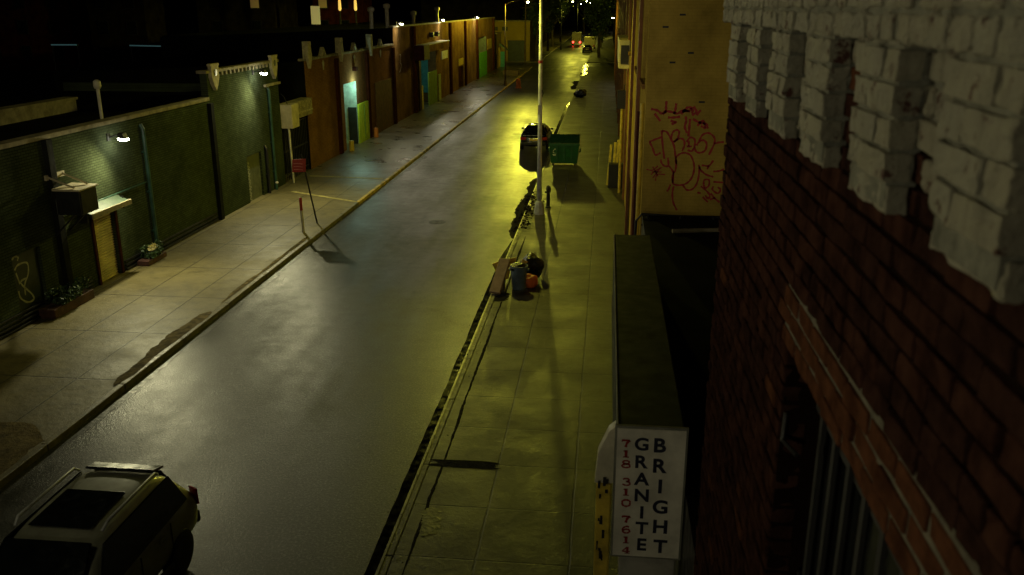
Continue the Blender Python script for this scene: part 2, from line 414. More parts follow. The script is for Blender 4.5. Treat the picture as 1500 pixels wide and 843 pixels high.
q = MB(); q.box(KR-.012, KR-.002, -20, 95, .03, PAVZ+.005); q.box(KR-.012, KR+.03, -20, 95, PAVZ+.017, PAVZ+.024); structure(q.build('kerb_edge', m_steel))
# standing water along the near gutter, leaf muck at the lamp post, broken edge over the way
structure(ragged([(KR-.05, 9.), (KR-.05, 33.)], .005, .20, .035, 3, 'gutter_water', m_gutter, 420, .05, .16))
structure(ragged([(KR-.05, 33.), (KR-.06, 46.)], .006, .34, .04, 5, 'gutter_water', m_leafmuck, 300, .25, .5))
structure(ragged([(KR-.05, 60.), (KR-.05, 84.)], .005, .26, .04, 6, 'gutter_water', m_gutter, 200, .1, .25))
structure(ragged([(KL+.1, 15.), (KL+.1, 40.)], .005, .06, .17, 9, 'gutter_water', m_gutter_dull, 160, .3))
structure(ragged([(KL+.1, 40.), (KL+.1, 75.)], .005, .06, .30, 10, 'gutter_water', m_gutter_dull, 160, .3))
structure(ragged([(-2.95, 11.), (-2.95, 33.)], PAVZ+.004, .028, .028, 12, 'pavement_crack', m_leafmuck, 400, .8))
structure(ragged([(-2.2, 14.95), (-2.2, 15.25)], PAVZ+.005, .85, .35, 14, 'pavement_puddle', m_leafmuck, 40, .3))
structure(ragged([(-2.8, 12.6), (-2.8, 13.5)], PAVZ+.005, .16, .2, 16, 'pavement_stain', m_damp, 40, .9))
structure(ragged([(KL-.2, 17.9), (KL-.2, 23.2)], PAVZ+.016, .26, .12, 18, 'pavement_broken_edge', m_dirt, 90, .2, .8))
structure(ragged([(-12.2, 9.), (-12.2, 15.9)], PAVZ+.006, 1.7, .95, 19, 'pavement_rough_patch', m_dirt, 50, .1, .5))
structure(ragged([(KL-.25, 24.), (KL-.25, 32.)], PAVZ+.016, .09, .07, 21, 'pavement_crack', m_dirt, 160, .3))
structure(ragged([(-3.6, 98.), (-3.6, 110.)], .005, .5, .35, 23, 'road_patch', m_leafmuck, 40, .2))  # flat dark patch on the road by the kerb
structure(ragged([(-3.2, 116.), (-3.2, 141.)], PAVZ+.02, .38, .4, 24, 'road_patch', m_gutter, 60, .4))  # standing water
# painted driveway lines and the crossing
q = MB(); q.quad((XL+.5, 44.38, PAVZ+.008), (KL-.3, 44.0, PAVZ+.008), (KL-.3, 44.22, PAVZ+.008), (XL+.5, 44.62, PAVZ+.008))
q.quad((XL+1, 40.3, PAVZ+.008), (KL-.1, 38.35, PAVZ+.008), (KL-.1, 38.55, PAVZ+.008), (XL+1, 40.55, PAVZ+.008)); structure(q.build('pavement_markings', m_line))
q = MB()
for i in range(9): q.quad((KL+.6+i*.78, 128.8, .006), (KL+.95+i*.78, 128.8, .006), (KL+.95+i*.78, 132.6, .006), (KL+.6+i*.78, 132.6, .006))
structure(q.build('road_markings', M('worn_white_line', (.30, .29, .22), .5, var=.5, scale=4)))
q = MB(); q.lathe((-6.9, 35.5, .0), [(.36, -.02), (.36, .006), (.30, .008)], 24); structure(q.build('manhole_cover', m_dark))
q = MB(); q.lathe((-6.2, 62.5, .0), [(.36, -.02), (.36, .006), (.30, .008)], 24); structure(q.build('manhole_cover', m_dark))

# ------------------------------------------------------------------ light fittings
def ies(name, pairs, az=((0, 1.),)):
    t = bpy.data.texts.new(name)
    t.write('IESNA:LM-63-1995\nTILT=NONE\n1 1000 1 %d %d 1 2 0 0 0\n1 1 100\n' % (len(pairs), len(az)))
    t.write(' '.join(str(a) for a, _ in pairs)+'\n'+' '.join(str(a) for a, _ in az)+'\n')
    for _, k in az: t.write(' '.join('%.3f' % (c*k) for _, c in pairs)+'\n')
    return t
BAT = ies('street_lamp_photometry', [(0, 30), (30, 40), (45, 110), (55, 220), (62, 380), (68, 640), (73, 900), (77, 1500), (80, 2300), (83, 2900), (86, 3000), (89, 2400), (92, 700), (96, 60), (100, 0), (180, 0)])
FILL = ies('fill_lamp_photometry', [(0, 8), (40, 12), (55, 22), (66, 50), (74, 150), (80, 360), (84, 390), (88, 390), (92, 370), (96, 200), (105, 0), (180, 0)], ((0, 1.), (30, .95), (50, .6), (70, .34), (90, .28)))  # shaped for the added fill lamps: strong along the street, weak across
POOL = ies('post_lamp_photometry', [(0, 150), (40, 190), (60, 260), (68, 230), (75, 130), (82, 50), (90, 8), (95, 0), (180, 0)])
def lamp_data(name, col, power, radius=.12, photometry=None):
    d = bpy.data.lights.new(name, 'POINT'); d.color = col; d.energy = power; d.shadow_soft_size = radius
    if photometry:
        d.use_nodes = True; nt = d.node_tree; em = nt.nodes['Emission']
        tc = nd(nt, 'ShaderNodeTexCoord'); t = nd(nt, 'ShaderNodeTexIES', mode='INTERNAL', ies=photometry); t.inputs['Strength'].default_value = 1.0
        lk(nt, tc.outputs['Normal'], t.inputs['Vector']); lk(nt, t.outputs[0], em.inputs['Strength'])
    return d
def place_light(d, loc, parent, name='lamp_light'):
    o = bpy.data.objects.new(name, d); COL.objects.link(o); o.parent = parent; o.location = Vector(loc)-parent_loc(parent); return o
SOD = (1., .93, .075)
P_MAIN, P_FILL, P_FAR, P_FLOOD = 56., 78., 2.0, 820.
P_POST = 66.

def street_lamp(base, side, arm, hz, label, lit=True, lens=m_lens_y, col=SOD, power=0, pole_m=None, phot=None, group='street lamps', flare=.25):
    """tapered pole on a flared base, arm reaching over the road, cobra head"""
    x, y, z0 = base; pm = pole_m or m_pole
    t = T('street_lamp', label, 'street lamp', base, group)
    b = MB(); b.lathe((x, y, z0), [(flare, 0), (flare*.97, .12), (flare*.72, .5), (flare*.62, .56)], 8); b.build('base', pm, t)
    p = MB(); p.lathe((x, y, z0), [(flare*.45, .5), (flare*.40, 3.), (flare*.27, hz-.25)], 10); p.build('pole', pm, t, smooth=True)
    a = MB(); a.tube([(x, y, z0+hz-.4), (x+side*arm*.3, y, z0+hz-.02), (x+side*arm*.7, y, z0+hz+.1), (x+side*arm, y, z0+hz+.08)], [.05, .045, .04, .035], 8); a.build('arm', pm, t, smooth=True)
    hx = x+side*(arm+.3); hd = MB()
    blob(hd, (hx, y, z0+hz+.08), .3, (1.25, .55, .42), 1, .02, 8); ho = hd.build('head', pm, t, smooth=True)
    ln = MB(); ln.lathe((hx+side*.08, y, z0+hz-.05), [(.04, -.12), (.13, -.06), (.16, .02)], 14); ln.build('lens', lens if lit else m_glass, ho, smooth=True)
    if lit and power: place_light(lamp_data('street_lamp_light', col, power, .35, phot), (hx+side*.08, y, z0+hz-.3), t)
    return t
# the lit lamp that throws the long shadows, the lit grey post, and two added unseen lamps filling this end
street_lamp((-11.35, 100.5, PAVZ), 1, 2.1, 9.0, 'tall brown street lamp with its yellow lamp lit at the yellow kerb', power=P_MAIN, phot=BAT, pole_m=M('brown_pole', (.16, .12, .05), .5, .3), flare=.2)
t = street_lamp((-2.72, 36.9, PAVZ), -1, 2.2, 9.9, 'grey steel lamp post standing at the pavement edge near the green dumpster', power=P_POST, phot=POOL, flare=.23)
q = MB()
q.lathe((-2.72, 36.9, 0), [(.088, 6.40), (.088, 6.52)], 12)
q.build('red_band', m_red, t)
q = MB(); q.box(-2.80, -2.64, 36.77, 36.785, 4.35, 4.75); q.build('notice', m_white, t)
q = MB(); q.tube([(-2.72, 36.9, 4.9), (-2.60, 36.86, 5.2), (-2.72, 36.9, 5.5)], .02, 6); q.build('strap', m_dark, t)
street_lamp((-11.40, 5.0, PAVZ), 1, 1.9, 9.4, 'added fill lamp beyond the frame, at the kerb across from the near brick wall', power=P_FILL, col=(1., .88, .52), lens=m_lens_y, phot=FILL)  # added out of view to light the near wall, sign and graffiti

street_lamp((-11.40, -20.0, PAVZ), 1, 1.9, 9.4, 'second added fill lamp beyond the frame, behind the viewer across the street', power=P_FILL*.9, col=(1., .90, .60), lens=m_lens_y, phot=FILL)  # added out of view to soften the dentil sides

def wall_light(y, z, label, x=XL, out=.5, power=P_FLOOD, col=(1., .93, .52), bracket=True):
    t = T('wall_light', label, 'wall light', (x, y, z), 'white wall floodlights over the facades')
    b = MB(); b.box(x, x+.05, y-.09, y+.09, z-.14, z+.1); b.build('back_plate', m_dark, t, bev=.008)
    a = MB(); a.tube([(x+.05, y, z-.02), (x+out*.55, y, z+.05), (x+out, y, z+.06)], .02, 8); a.build('arm', m_dark, t)
    h = MB(); h.hexa([(x+out-.10, y-.15, z-.02), (x+out+.14, y-.15, z-.06), (x+out+.14, y+.15, z-.06), (x+out-.10, y+.15, z-.02),
                      (x+out-.08, y-.13, z+.14), (x+out+.06, y-.13, z+.12), (x+out+.06, y+.13, z+.12), (x+out-.08, y+.13, z+.14)]); ho = h.build('housing', m_dark, t, bev=.01)
    l = MB(); l.hexa([(x+out-.08, y-.13, z-.10), (x+out+.13, y-.13, z-.13), (x+out+.13, y+.13, z-.13), (x+out-.08, y+.13, z-.10),
                      (x+out-.09, y-.14, z-.023), (x+out+.135, y-.14, z-.063), (x+out+.135, y+.14, z-.063), (x+out-.09, y+.14, z-.023)]); l.build('lens', m_lens_w, ho, bev=.01)
    d = bpy.data.lights.new('flood_light', 'SPOT'); d.color = col; d.energy = power; d.shadow_soft_size = .08; d.spot_size = math.radians(172); d.spot_blend = .9
    o = place_light(d, (x+out+.02, y, z-.19), t); o.rotation_euler = (0, math.radians(-56), math.radians(-45))
    return t

# ------------------------------------------------------------------ green painted building, over the road, near
def building_shell(mb, x, y0, y1, z1, back, ops, depth=-.35, z0=0):
    facade_sheet(mb, x, y0, y1, z0, z1, ops, depth)
    xb = back; zb = z1-.75; p = PARTY = MB()  # side and back walls, their shade put into a black colour
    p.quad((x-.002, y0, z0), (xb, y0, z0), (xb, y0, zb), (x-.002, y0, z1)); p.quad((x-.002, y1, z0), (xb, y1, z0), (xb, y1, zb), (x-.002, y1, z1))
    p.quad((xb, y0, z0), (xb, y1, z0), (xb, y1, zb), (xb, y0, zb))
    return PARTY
gb = T('painted_brick_building', 'low green painted brick building with dark pipes and two white floodlights, nearest across the road', 'building', (XL, 12, 0))
ops = [(21.45, 22.7, .0, 2.12), (25.42, 26.66, .0, 2.27), (37.8, 39.5, 0., 2.2), (14.5, 17.5, 0, 3)]
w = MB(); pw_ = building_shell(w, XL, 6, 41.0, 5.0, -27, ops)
w.quad((XL, 34.6, 5.0), (XL, 42.4, 5.0), (XL, 42.4, 6.05), (XL, 34.6, 6.05)); w.quad((XL, 41.0, 0), (XL, 42.4, 0), (XL, 42.4, 5), (XL, 41.0, 5))
w.quad((XL-.3, 34.6, 4.6), (XL-.3, 42.4, 4.6), (XL-.3, 42.4, 6.05), (XL-.3, 34.6, 6.05)); w.quad((XL, 34.6, 5), (XL-.3, 34.6, 5), (XL-.3, 34.6, 6.05), (XL, 34.6, 6.05))
w.quad((XL, 42.4, 0), (-27, 42.4, 0), (-27, 42.4, 5), (XL, 42.4, 5)); w.quad((XL, 42.4, 5), (XL-.3, 42.4, 5), (XL-.3, 42.4, 6.05), (XL, 42.4, 6.05))
w.quad((XL-.3, 6, 4.6), (XL-.3, 34.6, 4.6), (XL-.3, 34.6, 5.0), (XL-.3, 6, 5.0))
w.build('wall', m_green, gb); pw_.build('party_wall', m_tar_shade, gb)
r_ = MB(); r_.box(-26.9, XL-.31, 6.1, 42.3, 4.4, 4.6); r_.build('roof', m_tar_shade, gb)
c = MB(); c.box(XL-.34, XL+.08, 6, 34.5, 5.003, 5.14); c.build('coping', m_coping, gb, bev=.02)
c = MB(); c.box(XL-.34, XL+.08, 34.4, 42.5, 6.053, 6.17)
y = 35.9
while y < 41.3: c.box(XL+.002, XL+.07, y, y+.16, 5.90, 6.052); y += .42
c.build('dentil_cornice', m_coping, gb, bev=.01)
c = MB(); c.box(XL+.003, XL+.12, 40.5, 42.45, 5.02, 5.14); c.build('ledge', m_coping, gb, bev=.01)
def cartouche(y, zt, zb, wd, x=XL):
    m = MB(); h = zt-zb
    m.prism([(y-wd*.6, zt), (y+wd*.6, zt), (y+wd*.6, zt-h*.08), (y+wd*.5, zt-h*.10), (y+wd*.5, zt-h*.5), (y+wd*.28, zt-h*.8), (y, zb), (y-wd*.28, zt-h*.8), (y-wd*.5, zt-h*.5), (y-wd*.5, zt-h*.10), (y-wd*.6, zt-h*.08)], 'x', x+.003, x+.16)
    o = m.build('cartouche', m_stone, gb, bev=.015)
    d = MB(); d.lathe((x+.155, y, zt-h*.33), [(.15, 0), (.15, .012), (.08, .02)], 14, 'x'); d.build('boss', m_dark, o)
cartouche(35.1, 6.42, 5.35, .7); cartouche(41.75, 6.42, 5.3, .72)
for yy, zt, zb in ((23.65, 5.0, .1), (34.5, 4.9, .1)):
    m = MB(); m.box(XL+.003, XL+.16, yy-.14, yy+.14, PAVZ, zt); m.build('pier', M('black_pier', (.014, .015, .012), .9, spec=.05), gb, bev=.01)
for yy, zt, mm in ((29.0, 4.75, m_pipe_g), (40.85, 5.0, m_pipe_g), (39.95, 2.4, m_black)):
    m = MB(); m.tube([(XL+.1, yy, PAVZ), (XL+.1, yy, zt-.15), (XL+.02, yy, zt)], .07, 10)
    for zz in (1., 2.4, 3.8):
        if zz < zt: m.box(XL+.002, XL+.12, yy-.10, yy+.10, zz, zz+.05)
    m.build('drainpipe', mm, gb, smooth=False)
m = MB(); m.tube([(XL+.05, 24.0, 2.75), (XL+.05, 28.95, 2.78)], .025, 6); m.build('conduit', m_pipe_g, gb)
# roller shutter, doors
m = MB(); n = 26
for i in range(n):
    z = .02+i*2.2/n; m.prism([(XL-.13, z), (XL-.085, z+.02), (XL-.085, z+.058), (XL-.13, z+.08)], 'y', 25.47, 26.61)
# (prism on y takes x,z pairs)
m.build('roller_shutter', m_shutter, gb)
m = MB(); m.box(XL-.2, XL-.13, 25.43, 26.65, 0, 2.26); m.build('shutter_backing', m_dark, gb)
m = MB(); m.box(XL+.003, XL+.05, 25.30, 25.415, PAVZ, 2.3); m.box(XL+.003, XL+.05, 26.665, 26.78, PAVZ, 2.3); m.box(XL+.003, XL+.05, 25.415, 26.665, 2.28, 2.36); m.build('shutter_frame', m_maroon, gb)
m = MB(); m.box(XL-.16, XL-.1, 21.46, 22.69, 0, 2.11); dd = m.build('door', m_darkdoor, gb)
gm = MB(); px = [[(105,280),(130,240),(195,225),(205,300),(180,380),(185,460)], [(115,300),(145,380)], [(200,330),(150,370),(230,450),(245,490),(200,510),(150,480),(135,430)], [(85,205),(105,180),(130,185),(125,210)]]
for s in px: ribbon(gm, [at_x(x/4.96, 340+y/4.96, XL-.1) for x, y in s], .055, (1,0,0))
gm.build('graffiti', m_graf_w, dd)
m = MB(); m.box(XL-.16, XL-.1, 37.81, 39.49, 0, 2.19); dd = m.build('door', M('olive_door', (.12, .13, .07), .55), gb)
gm = MB()
for k in range(6):
    z = 1.9-k*.3; ribbon(gm, [(XL-.1, 38.0, z), (XL-.1, 38.25, z-.06), (XL-.1, 38.05, z-.16), (XL-.1, 38.3, z-.24), (XL-.1, 38.1, z-.28)], .045, (1,0,0))
gm.build('graffiti', m_graf_w, dd)
m = MB(); m.box(XL-.16, XL-.1, 14.5, 17.5, 0, 3); m.build('shutter_door', m_darkdoor, gb)
m = MB()
for i in range(4): m.box(XL+.003, XL+.10-.02*i, 12, 24.9, PAVZ+.05+i*.11, PAVZ+.09+i*.11)
m.build('base_ledge', m_dark, gb)
m = MB()
for i in range(3): m.box(XL+.003, XL+.09-.02*i, 26.9, 34.2, PAVZ+.05+i*.13, PAVZ+.10+i*.13)
m.build('base_ledge', m_dark, gb)
# canopy box and little shelf roof over the shutter
ac = T('canopy_box', 'dark boxy hood on timber struts jutting from the green wall above the cream shutter', 'wall hood', (XL, 24, 3.2))
m = MB(); m.box(XL+.25, -14.92, 23.4, 24.3, 2.86, 3.56); m.build('housing', m_black, ac, bev=.015)
m = MB(); m.box(-14.918, -14.90, 23.45, 24.25, 2.9, 3.52); m.build('grille', m_dark, ac)
m = MB(); m.hexa([(XL+.2, 23.35, 3.563), (-14.87, 23.35, 3.563), (-14.87, 24.36, 3.563), (XL+.2, 24.36, 3.563), (XL+.2, 23.35, 3.63), (-14.87, 23.35, 3.61), (-14.87, 24.36, 3.61), (XL+.2, 24.36, 3.63)]); m.build('cover', m_cream, ac, bev=.008)
for yy in (23.5, 24.2):
    m = MB(); m.tube([(XL, yy, 3.95), (-15.1, yy, 3.64)], .03, 6); m.build('strut', m_cream, ac)
    m = MB(); m.tube([(XL, yy, 2.2), (-15.2, yy, 2.85)], .03, 6); m.build('strut', m_dark, ac)
m = MB(); m.box(XL, XL+.06, 23.4, 24.3, 3.85, 4.0); m.build('wall_plate', m_cream, ac)
sa = T('shelf_awning', 'narrow pale shelf awning directly over the cream roller shutter', 'awning', (XL, 25.7, 2.6))
m = MB(); m.hexa([(XL, 24.7, 2.72), (-15.42, 24.7, 2.52), (-15.42, 26.9, 2.52), (XL, 26.9, 2.72), (XL, 24.7, 2.77), (-15.42, 24.7, 2.57), (-15.42, 26.9, 2.57), (XL, 26.9, 2.77)]); m.build('sheet', M('green_sheet', (.05, .08, .05), .5), sa)
m = MB(); m.box(-15.418, -15.37, 24.66, 26.94, 2.44, 2.6); m.build('front_edge', m_coping, sa)
for yy in (24.7, 26.84):
    m = MB(); m.box(XL, -15.6, yy, yy+.06, 2.3, 2.70); m.build('bracket', m_dark, sa)
wall_light(26.94, 4.62, 'bright white floodlight high on the green wall above the cream shutter', power=P_FLOOD)
wall_light(39.34, 5.80, 'bright white floodlight under the stone cornice with shields on the green building', power=P_FLOOD*1.1)
m = MB(); m.tube([(-17.5, 29.45, 4.5), (-17.5, 29.45, 5.9)], .06, 8); m.lathe((-17.5, 29.45, 5.9), [(.10, 0), (.13, .08), (.12, .25), (.05, .3)], 12)
tag(m.build('vent_pipe', m_whitepaint, None), 'thin pale vent pipe sticking up from the green building roof', 'vent pipe')
m = MB(); m.box(-21.6, -21.2, 22.0, 34.0, 4.6, 5.05); m.box(-21.7, -21.1, 22.0, 34.0, 5.053, 5.15); tag(m.build('roof_upstand', m_coping), 'low pale upstand wall running across the dark roof of the green building', 'roof wall')
# planters
def planter(x0, x1, y0, y1, h, label, flowers):
    t = T('planter', label, 'planter', ((x0+x1)/2, (y0+y1)/2, PAVZ), 'planters along the green wall')
    m = MB(); m.box(x0, x1, y0, y1, PAVZ, PAVZ+h); m.build('trough', m_terra, t, bev=.02)
    l = MB(); leaves(l, ((x0+x1)/2, (y0+y1)/2, PAVZ+h+.18), ((x1-x0)*.75, (y1-y0)*.62, .34), 900, .06, 5, 12); l.build('foliage', m_leaf2, t)
    if flowers:
        l = MB(); leaves(l, ((x0+x1)/2+.05, (y0+y1)/2, PAVZ+h+.36), ((x1-x0)*.5, (y1-y0)*.42, .12), 420, .055, 8, 7); l.build('flowers', m_flower, t)
planter(-15.85, -15.35, 22.1, 24.1, .28, 'dull red brick planter of green shrubs beside the dark door tagged with pale graffiti', False)
planter(-15.8, -15.38, 27.5, 28.8, .18, 'low planter with pale yellow flowers at the foot of the green wall', True)

# ------------------------------------------------------------------ alley gate with its sign box
gt = T('gateway', 'dark alley gateway under a cream sign box with raised ornament, held by a pale post', 'gateway', (XL, 44, PAVZ))
m = MB(); m.box(XL-.3, XL+.55, 42.5, 43.5, 2.85, 4.0); m.build('end_box', m_cream, gt, bev=.02)
m = MB(); m.box(XL-.3, XL+.30, 43.503, 46.38, 3.15, 4.0); so = m.build('sign_beam', m_coping, gt, bev=.02)
o_ = MB()
for k in range(5):
    yc = 43.85+k*.56; x = XL+.303
    ribbon(o_, [(x, yc-.2, 3.72), (x, yc-.05, 3.92), (x, yc+.12, 3.82), (x, yc+.02, 3.68), (x, yc+.2, 3.66)], .05, (1,0,0), .01)
o_.box(XL+.303, XL+.36, 43.6, 46.3, 3.38, 3.46); o_.build('ornament', m_stone, so)
m = MB(); m.tube([(XL+.35, 42.6, PAVZ), (XL+.30, 42.6, 2.85)], .055, 8); m.build('post', m_whitepaint, gt)
m = MB()
for k in range(14): m.tube([(XL-.1, 43.0+k*.25, PAVZ), (XL-.1, 43.0+k*.25, 3.0)], .018, 6)
for z in (.4, 1.6, 2.9): m.box(XL-.12, XL-.08, 42.6, 46.36, z, z+.05)
m.build('bars', m_dark, gt)
m = MB(); m.box(XL-.9, XL-.85, 42.45, 46.38, 0, 3.1); m.build('gate_sheet', m_black, gt)
m = MB(); m.tube([(XL+.2, 42.9, 4.0), (XL+.1, 42.8, 4.35), (XL-.1, 42.9, 4.5)], .02, 6); m.build('cable', m_dark, gt)

# ------------------------------------------------------------------ first brick building (finials)
b1 = T('brick_building', 'brown brick building with pale pointed finials on its parapet and a yellow-green door', 'building', (XL, 56, 0))
ops = [(53.3, 56.1, 0, 4.1), (56.3, 59.0, 0, 2.65), (48.4, 50.6, 1.0, 1.01)]
ops = [(53.3, 56.1, 0, 4.1)]   # the open doorway
w = MB(); pw_ = building_shell(w, XL, 46.4, 66.55, 5.85, -30, ops, -2.6); w.quad((XL-.3, 46.4, 5.3), (XL-.3, 66.55, 5.3), (XL-.3, 66.55, 5.85), (XL-.3, 46.4, 5.85)); w.build('wall', m_brick, b1); pw_.build('party_wall', m_tar_shade, b1)
m = MB(); m.box(-29.9, XL-.31, 46.5, 66.5, 5.1, 5.3); m.build('roof', m_tar_shade, b1)
m = MB(); m.box(XL-.34, XL+.07, 46.4, 66.5, 5.853, 5.98); m.build('coping', m_coping, b1, bev=.015)
for yy in (46.75, 52.6, 59.5):
    m = MB(); m.prism([(yy-.32, 6.15), (yy-.2, 6.62), (yy-.28, 6.66), (yy-.2, 6.85), (yy+.2, 6.85), (yy+.28, 6.66), (yy+.2, 6.62), (yy+.32, 6.15), (yy+.24, 5.9), (yy, 5.45), (yy-.24, 5.9)], 'x', XL+.075, XL+.25); m.build('finial', m_stone, b1, bev=.015)
    m = MB(); m.box(XL-.1, XL+.075, yy-.2, yy+.2, 5.98, 6.85); m.build('finial_back', m_stone, b1)
for yy in (49.55, 55.9, 62.6):
    m = MB(); m.prism([(yy-.42, 5.99), (yy, 6.45), (yy+.42, 5.99), (yy+.28, 5.99), (yy, 6.26), (yy-.28, 5.99)], 'x', XL-.1, XL+.12); m.build('gablet', m_stone, b1)
    m = MB(); m.prism([(yy-.16, 5.60), (yy, 5.74), (yy+.16, 5.60), (yy, 5.2)], 'x', XL+.003, XL+.05); m.build('diamond', m_stone, b1)
for yy in (51.9, 58.7, 66.2):
    m = MB(); m.box(XL+.003, XL+.16, yy-.22, yy+.22, PAVZ, 5.7); m.build('pilaster', M('dark_brick_pier', (.06, .018, .008), .9, bmp=.4, spec=0.), b1)
# doorway: pale lobby wall lit by a lamp set outside, dark inner door, yellow-green doors
m = MB(); m.box(XL-2.6, XL-.003, 56.0, 56.09, 0, 4.09); lob = m.build('lobby_wall', M('pale_teal_wall', (.46, .66, .54), .5), b1)
m = MB(); m.box(XL-.56, XL-.02, 55.93, 55.997, 0, 2.45); m.build('inner_door', m_darkdoor, lob)
m = MB(); m.box(XL-2.7, XL-2.6, 53.3, 56.1, 0, 4.1); m.build('lobby_back', m_darkdoor, b1)
m = MB(); m.box(XL+.003, XL+.10, 56.1, 58.75, PAVZ, 2.62); dd = m.build('door', m_ygreen, b1, bev=.01)
m = MB(); m.box(XL+.103, XL+.14, 57.35, 57.41, .3, 2.5); m.build('seam', m_olive, dd)
m = MB(); m.tube([(XL+.4, 53.0, PAVZ), (XL+.4, 53.0, PAVZ+.62)], .15, 10); tag(m.build('bollard', m_yelpeel), 'short yellow bollard beside the open doorway of the finialed brick building', 'bollard')
m = MB(); m.tube([(XL+.4, 59.0, PAVZ), (XL+.4, 59.0, PAVZ+.62)], .15, 10); tag(m.build('bollard', m_orange), 'short orange bollard at the far edge of the yellow-green door', 'bollard')
m = MB(); m.box(XL+.003, XL+.25, 55.4, 55.8, 4.75, 5.0); m.build('bell_box', m_maroon, b1)
m = MB(); m.box(XL+.003, XL+.05, 60.6, 65.6, PAVZ, 3.6); m.build('closed_gate', m_brick and M('rust_gate', (.13, .05, .02), .9, spec=.08), b1)
d = bpy.data.lights.new('doorway_fill_light', 'POINT'); d.color = (.6, 1., .8); d.energy = 90; d.shadow_soft_size = .3; place_light(d, (XL+.45, 55.3, 3.9), b1)  # unseen lamp, set outside the lobby so reveal and door both catch it

# ------------------------------------------------------------------ tall brick building
b2 = T('brick_warehouse', 'tall orange brick warehouse with dark piers, green doors and floodlights along its parapet', 'building', (XL, 97, 0))
ops = [(76.0, 83.4, 0, 4.75), (96.0, 99.4, 0, 2.4), (111.0, 118.8, 0, 4.95)]
w = MB(); pw_ = building_shell(w, XL, 66.6, 128, 7.1, -34, ops, -1.8); w.quad((XL-.3, 66.6, 6.5), (XL-.3, 128, 6.5), (XL-.3, 128, 7.1), (XL-.3, 66.6, 7.1)); w.build('wall', m_brick2, b2); pw_.build('party_wall', m_tar_shade, b2)
m = MB(); m.box(-33.9, XL-.31, 66.7, 127.9, 6.3, 6.5); m.build('roof', m_tar_shade, b2)
m = MB(); m.box(XL-.34, XL+.07, 66.6, 128, 7.103, 7.22); m.build('coping', m_coping, b2)
m_pier = M('dark_brick_pier_tall', (.07, .022, .008), .9, bmp=.4, spec=0.)
for yy in (73.5, 90.9, 100.6, 109.8, 125.6):
    m = MB(); m.box(XL+.003, XL+.20, yy-.35, yy+.35, PAVZ, 7.05); m.build('pilaster', m_pier, b2)
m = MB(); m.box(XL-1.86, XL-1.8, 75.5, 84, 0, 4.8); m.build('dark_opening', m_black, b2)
m = MB(); m.box(XL-1.7, XL-.75, 83.25, 83.35, .9, 4.7); m.build('teal_panel', m_teal, b2)
m = MB(); m.box(XL+.003, XL+.09, 79.2, 83.2, PAVZ, 3.0); m.build('door', m_olive, b2)
m = MB(); m.box(XL+.003, XL+.09, 84.0, 85.2, PAVZ, 2.5); m.build('door', M('yellowish_green', (.36, .40, .05), .5), b2)
m = MB(); m.box(XL+.003, XL+.12, 75.1, 75.95, PAVZ, 4.6); m.build('jamb', m_maroon, b2)
m = MB(); m.box(XL+.003, XL+.08, 76.1, 76.8, PAVZ, 2.1); m.build('post', m_yelpeel, b2)
m = MB(); m.box(XL+.003, XL+.9, 75.2, 85.6, 4.95, 5.5); m.build('canopy', m_brick2, b2)
m = MB(); m.box(XL+.003, XL+.95, 75.2, 85.65, 5.503, 5.56); m.build('canopy_ledge', m_stone, b2)
m = MB(); m.box(XL+.21, XL+1.05, 72.8, 75.1, 4.4, 5.6); m.build('sign_box', m_maroon, b2, bev=.02)
m = MB(); m.box(XL+.003, XL+.06, 86.3, 89.4, 3.75, 4.5); m.build('notice_board', m_white, b2)
m = MB(); m.box(XL+.003, XL+.08, 95.8, 99.0, 2.55, 3.25); m.build('notice_board', m_yelpeel, b2)
m = MB(); m.box(XL-.3, XL-.25, 96, 99.4, 0, 2.4); m.build('door', m_maroon, b2)
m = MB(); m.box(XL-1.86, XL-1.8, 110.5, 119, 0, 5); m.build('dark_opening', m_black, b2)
m = MB(); m.box(XL-1.75, XL-.02, 118.65, 118.75, 0, 4.9); m.build('shutter_panel', M('blue_grey_shutter', (.16, .19, .21), .5), b2)
for pp in ((XL-.5, 77.5, 4.3),):
    d = bpy.data.lights.new('doorway_light', 'POINT'); d.color = (.6, 1., .85); d.energy = 70; d.shadow_soft_size = .2; place_light(d, pp, b2)
m = MB(); m.box(XL+.003, XL+.09, 112.0, 118.6, PAVZ, 3.1); m.build('door', m_lime, b2)
m = MB(); m.box(XL+.003, XL+.07, 119.4, 123.6, 3.2, 4.5); m.build('notice_board', m_yelpeel, b2)
gm = MB(); x = XL+.003
ribbon(gm, [(x, 68.6, 5.1), (x, 68.9, 5.0), (x, 68.7, 4.5), (x, 69.0, 4.3), (x, 68.6, 3.9), (x, 68.3, 3.8)], .09, (1,0,0)); gm.build('graffiti', m_white, b2)
m = MB()
for yy in (80.5, 83.0):
    m = MB(); m.box(XL+.003, XL+.35, yy, yy+.5, 6.0, 6.4); m.build('camera_box', m_dark, b2, bev=.01)
wall_light(67.9, 7.42, 'white floodlight at the near end of the tall brick warehouse parapet', out=.36, power=P_FLOOD*.35, col=(1., .9, .6))
wall_light(85.4, 7.45, 'middle white floodlight on the tall brick warehouse parapet', out=.36, power=P_FLOOD*.35, col=(1., .93, .65))
wall_light(108.3, 7.42, 'white floodlight above the bright green door of the tall brick warehouse', out=.36, power=P_FLOOD*.35, col=(1., .93, .65))
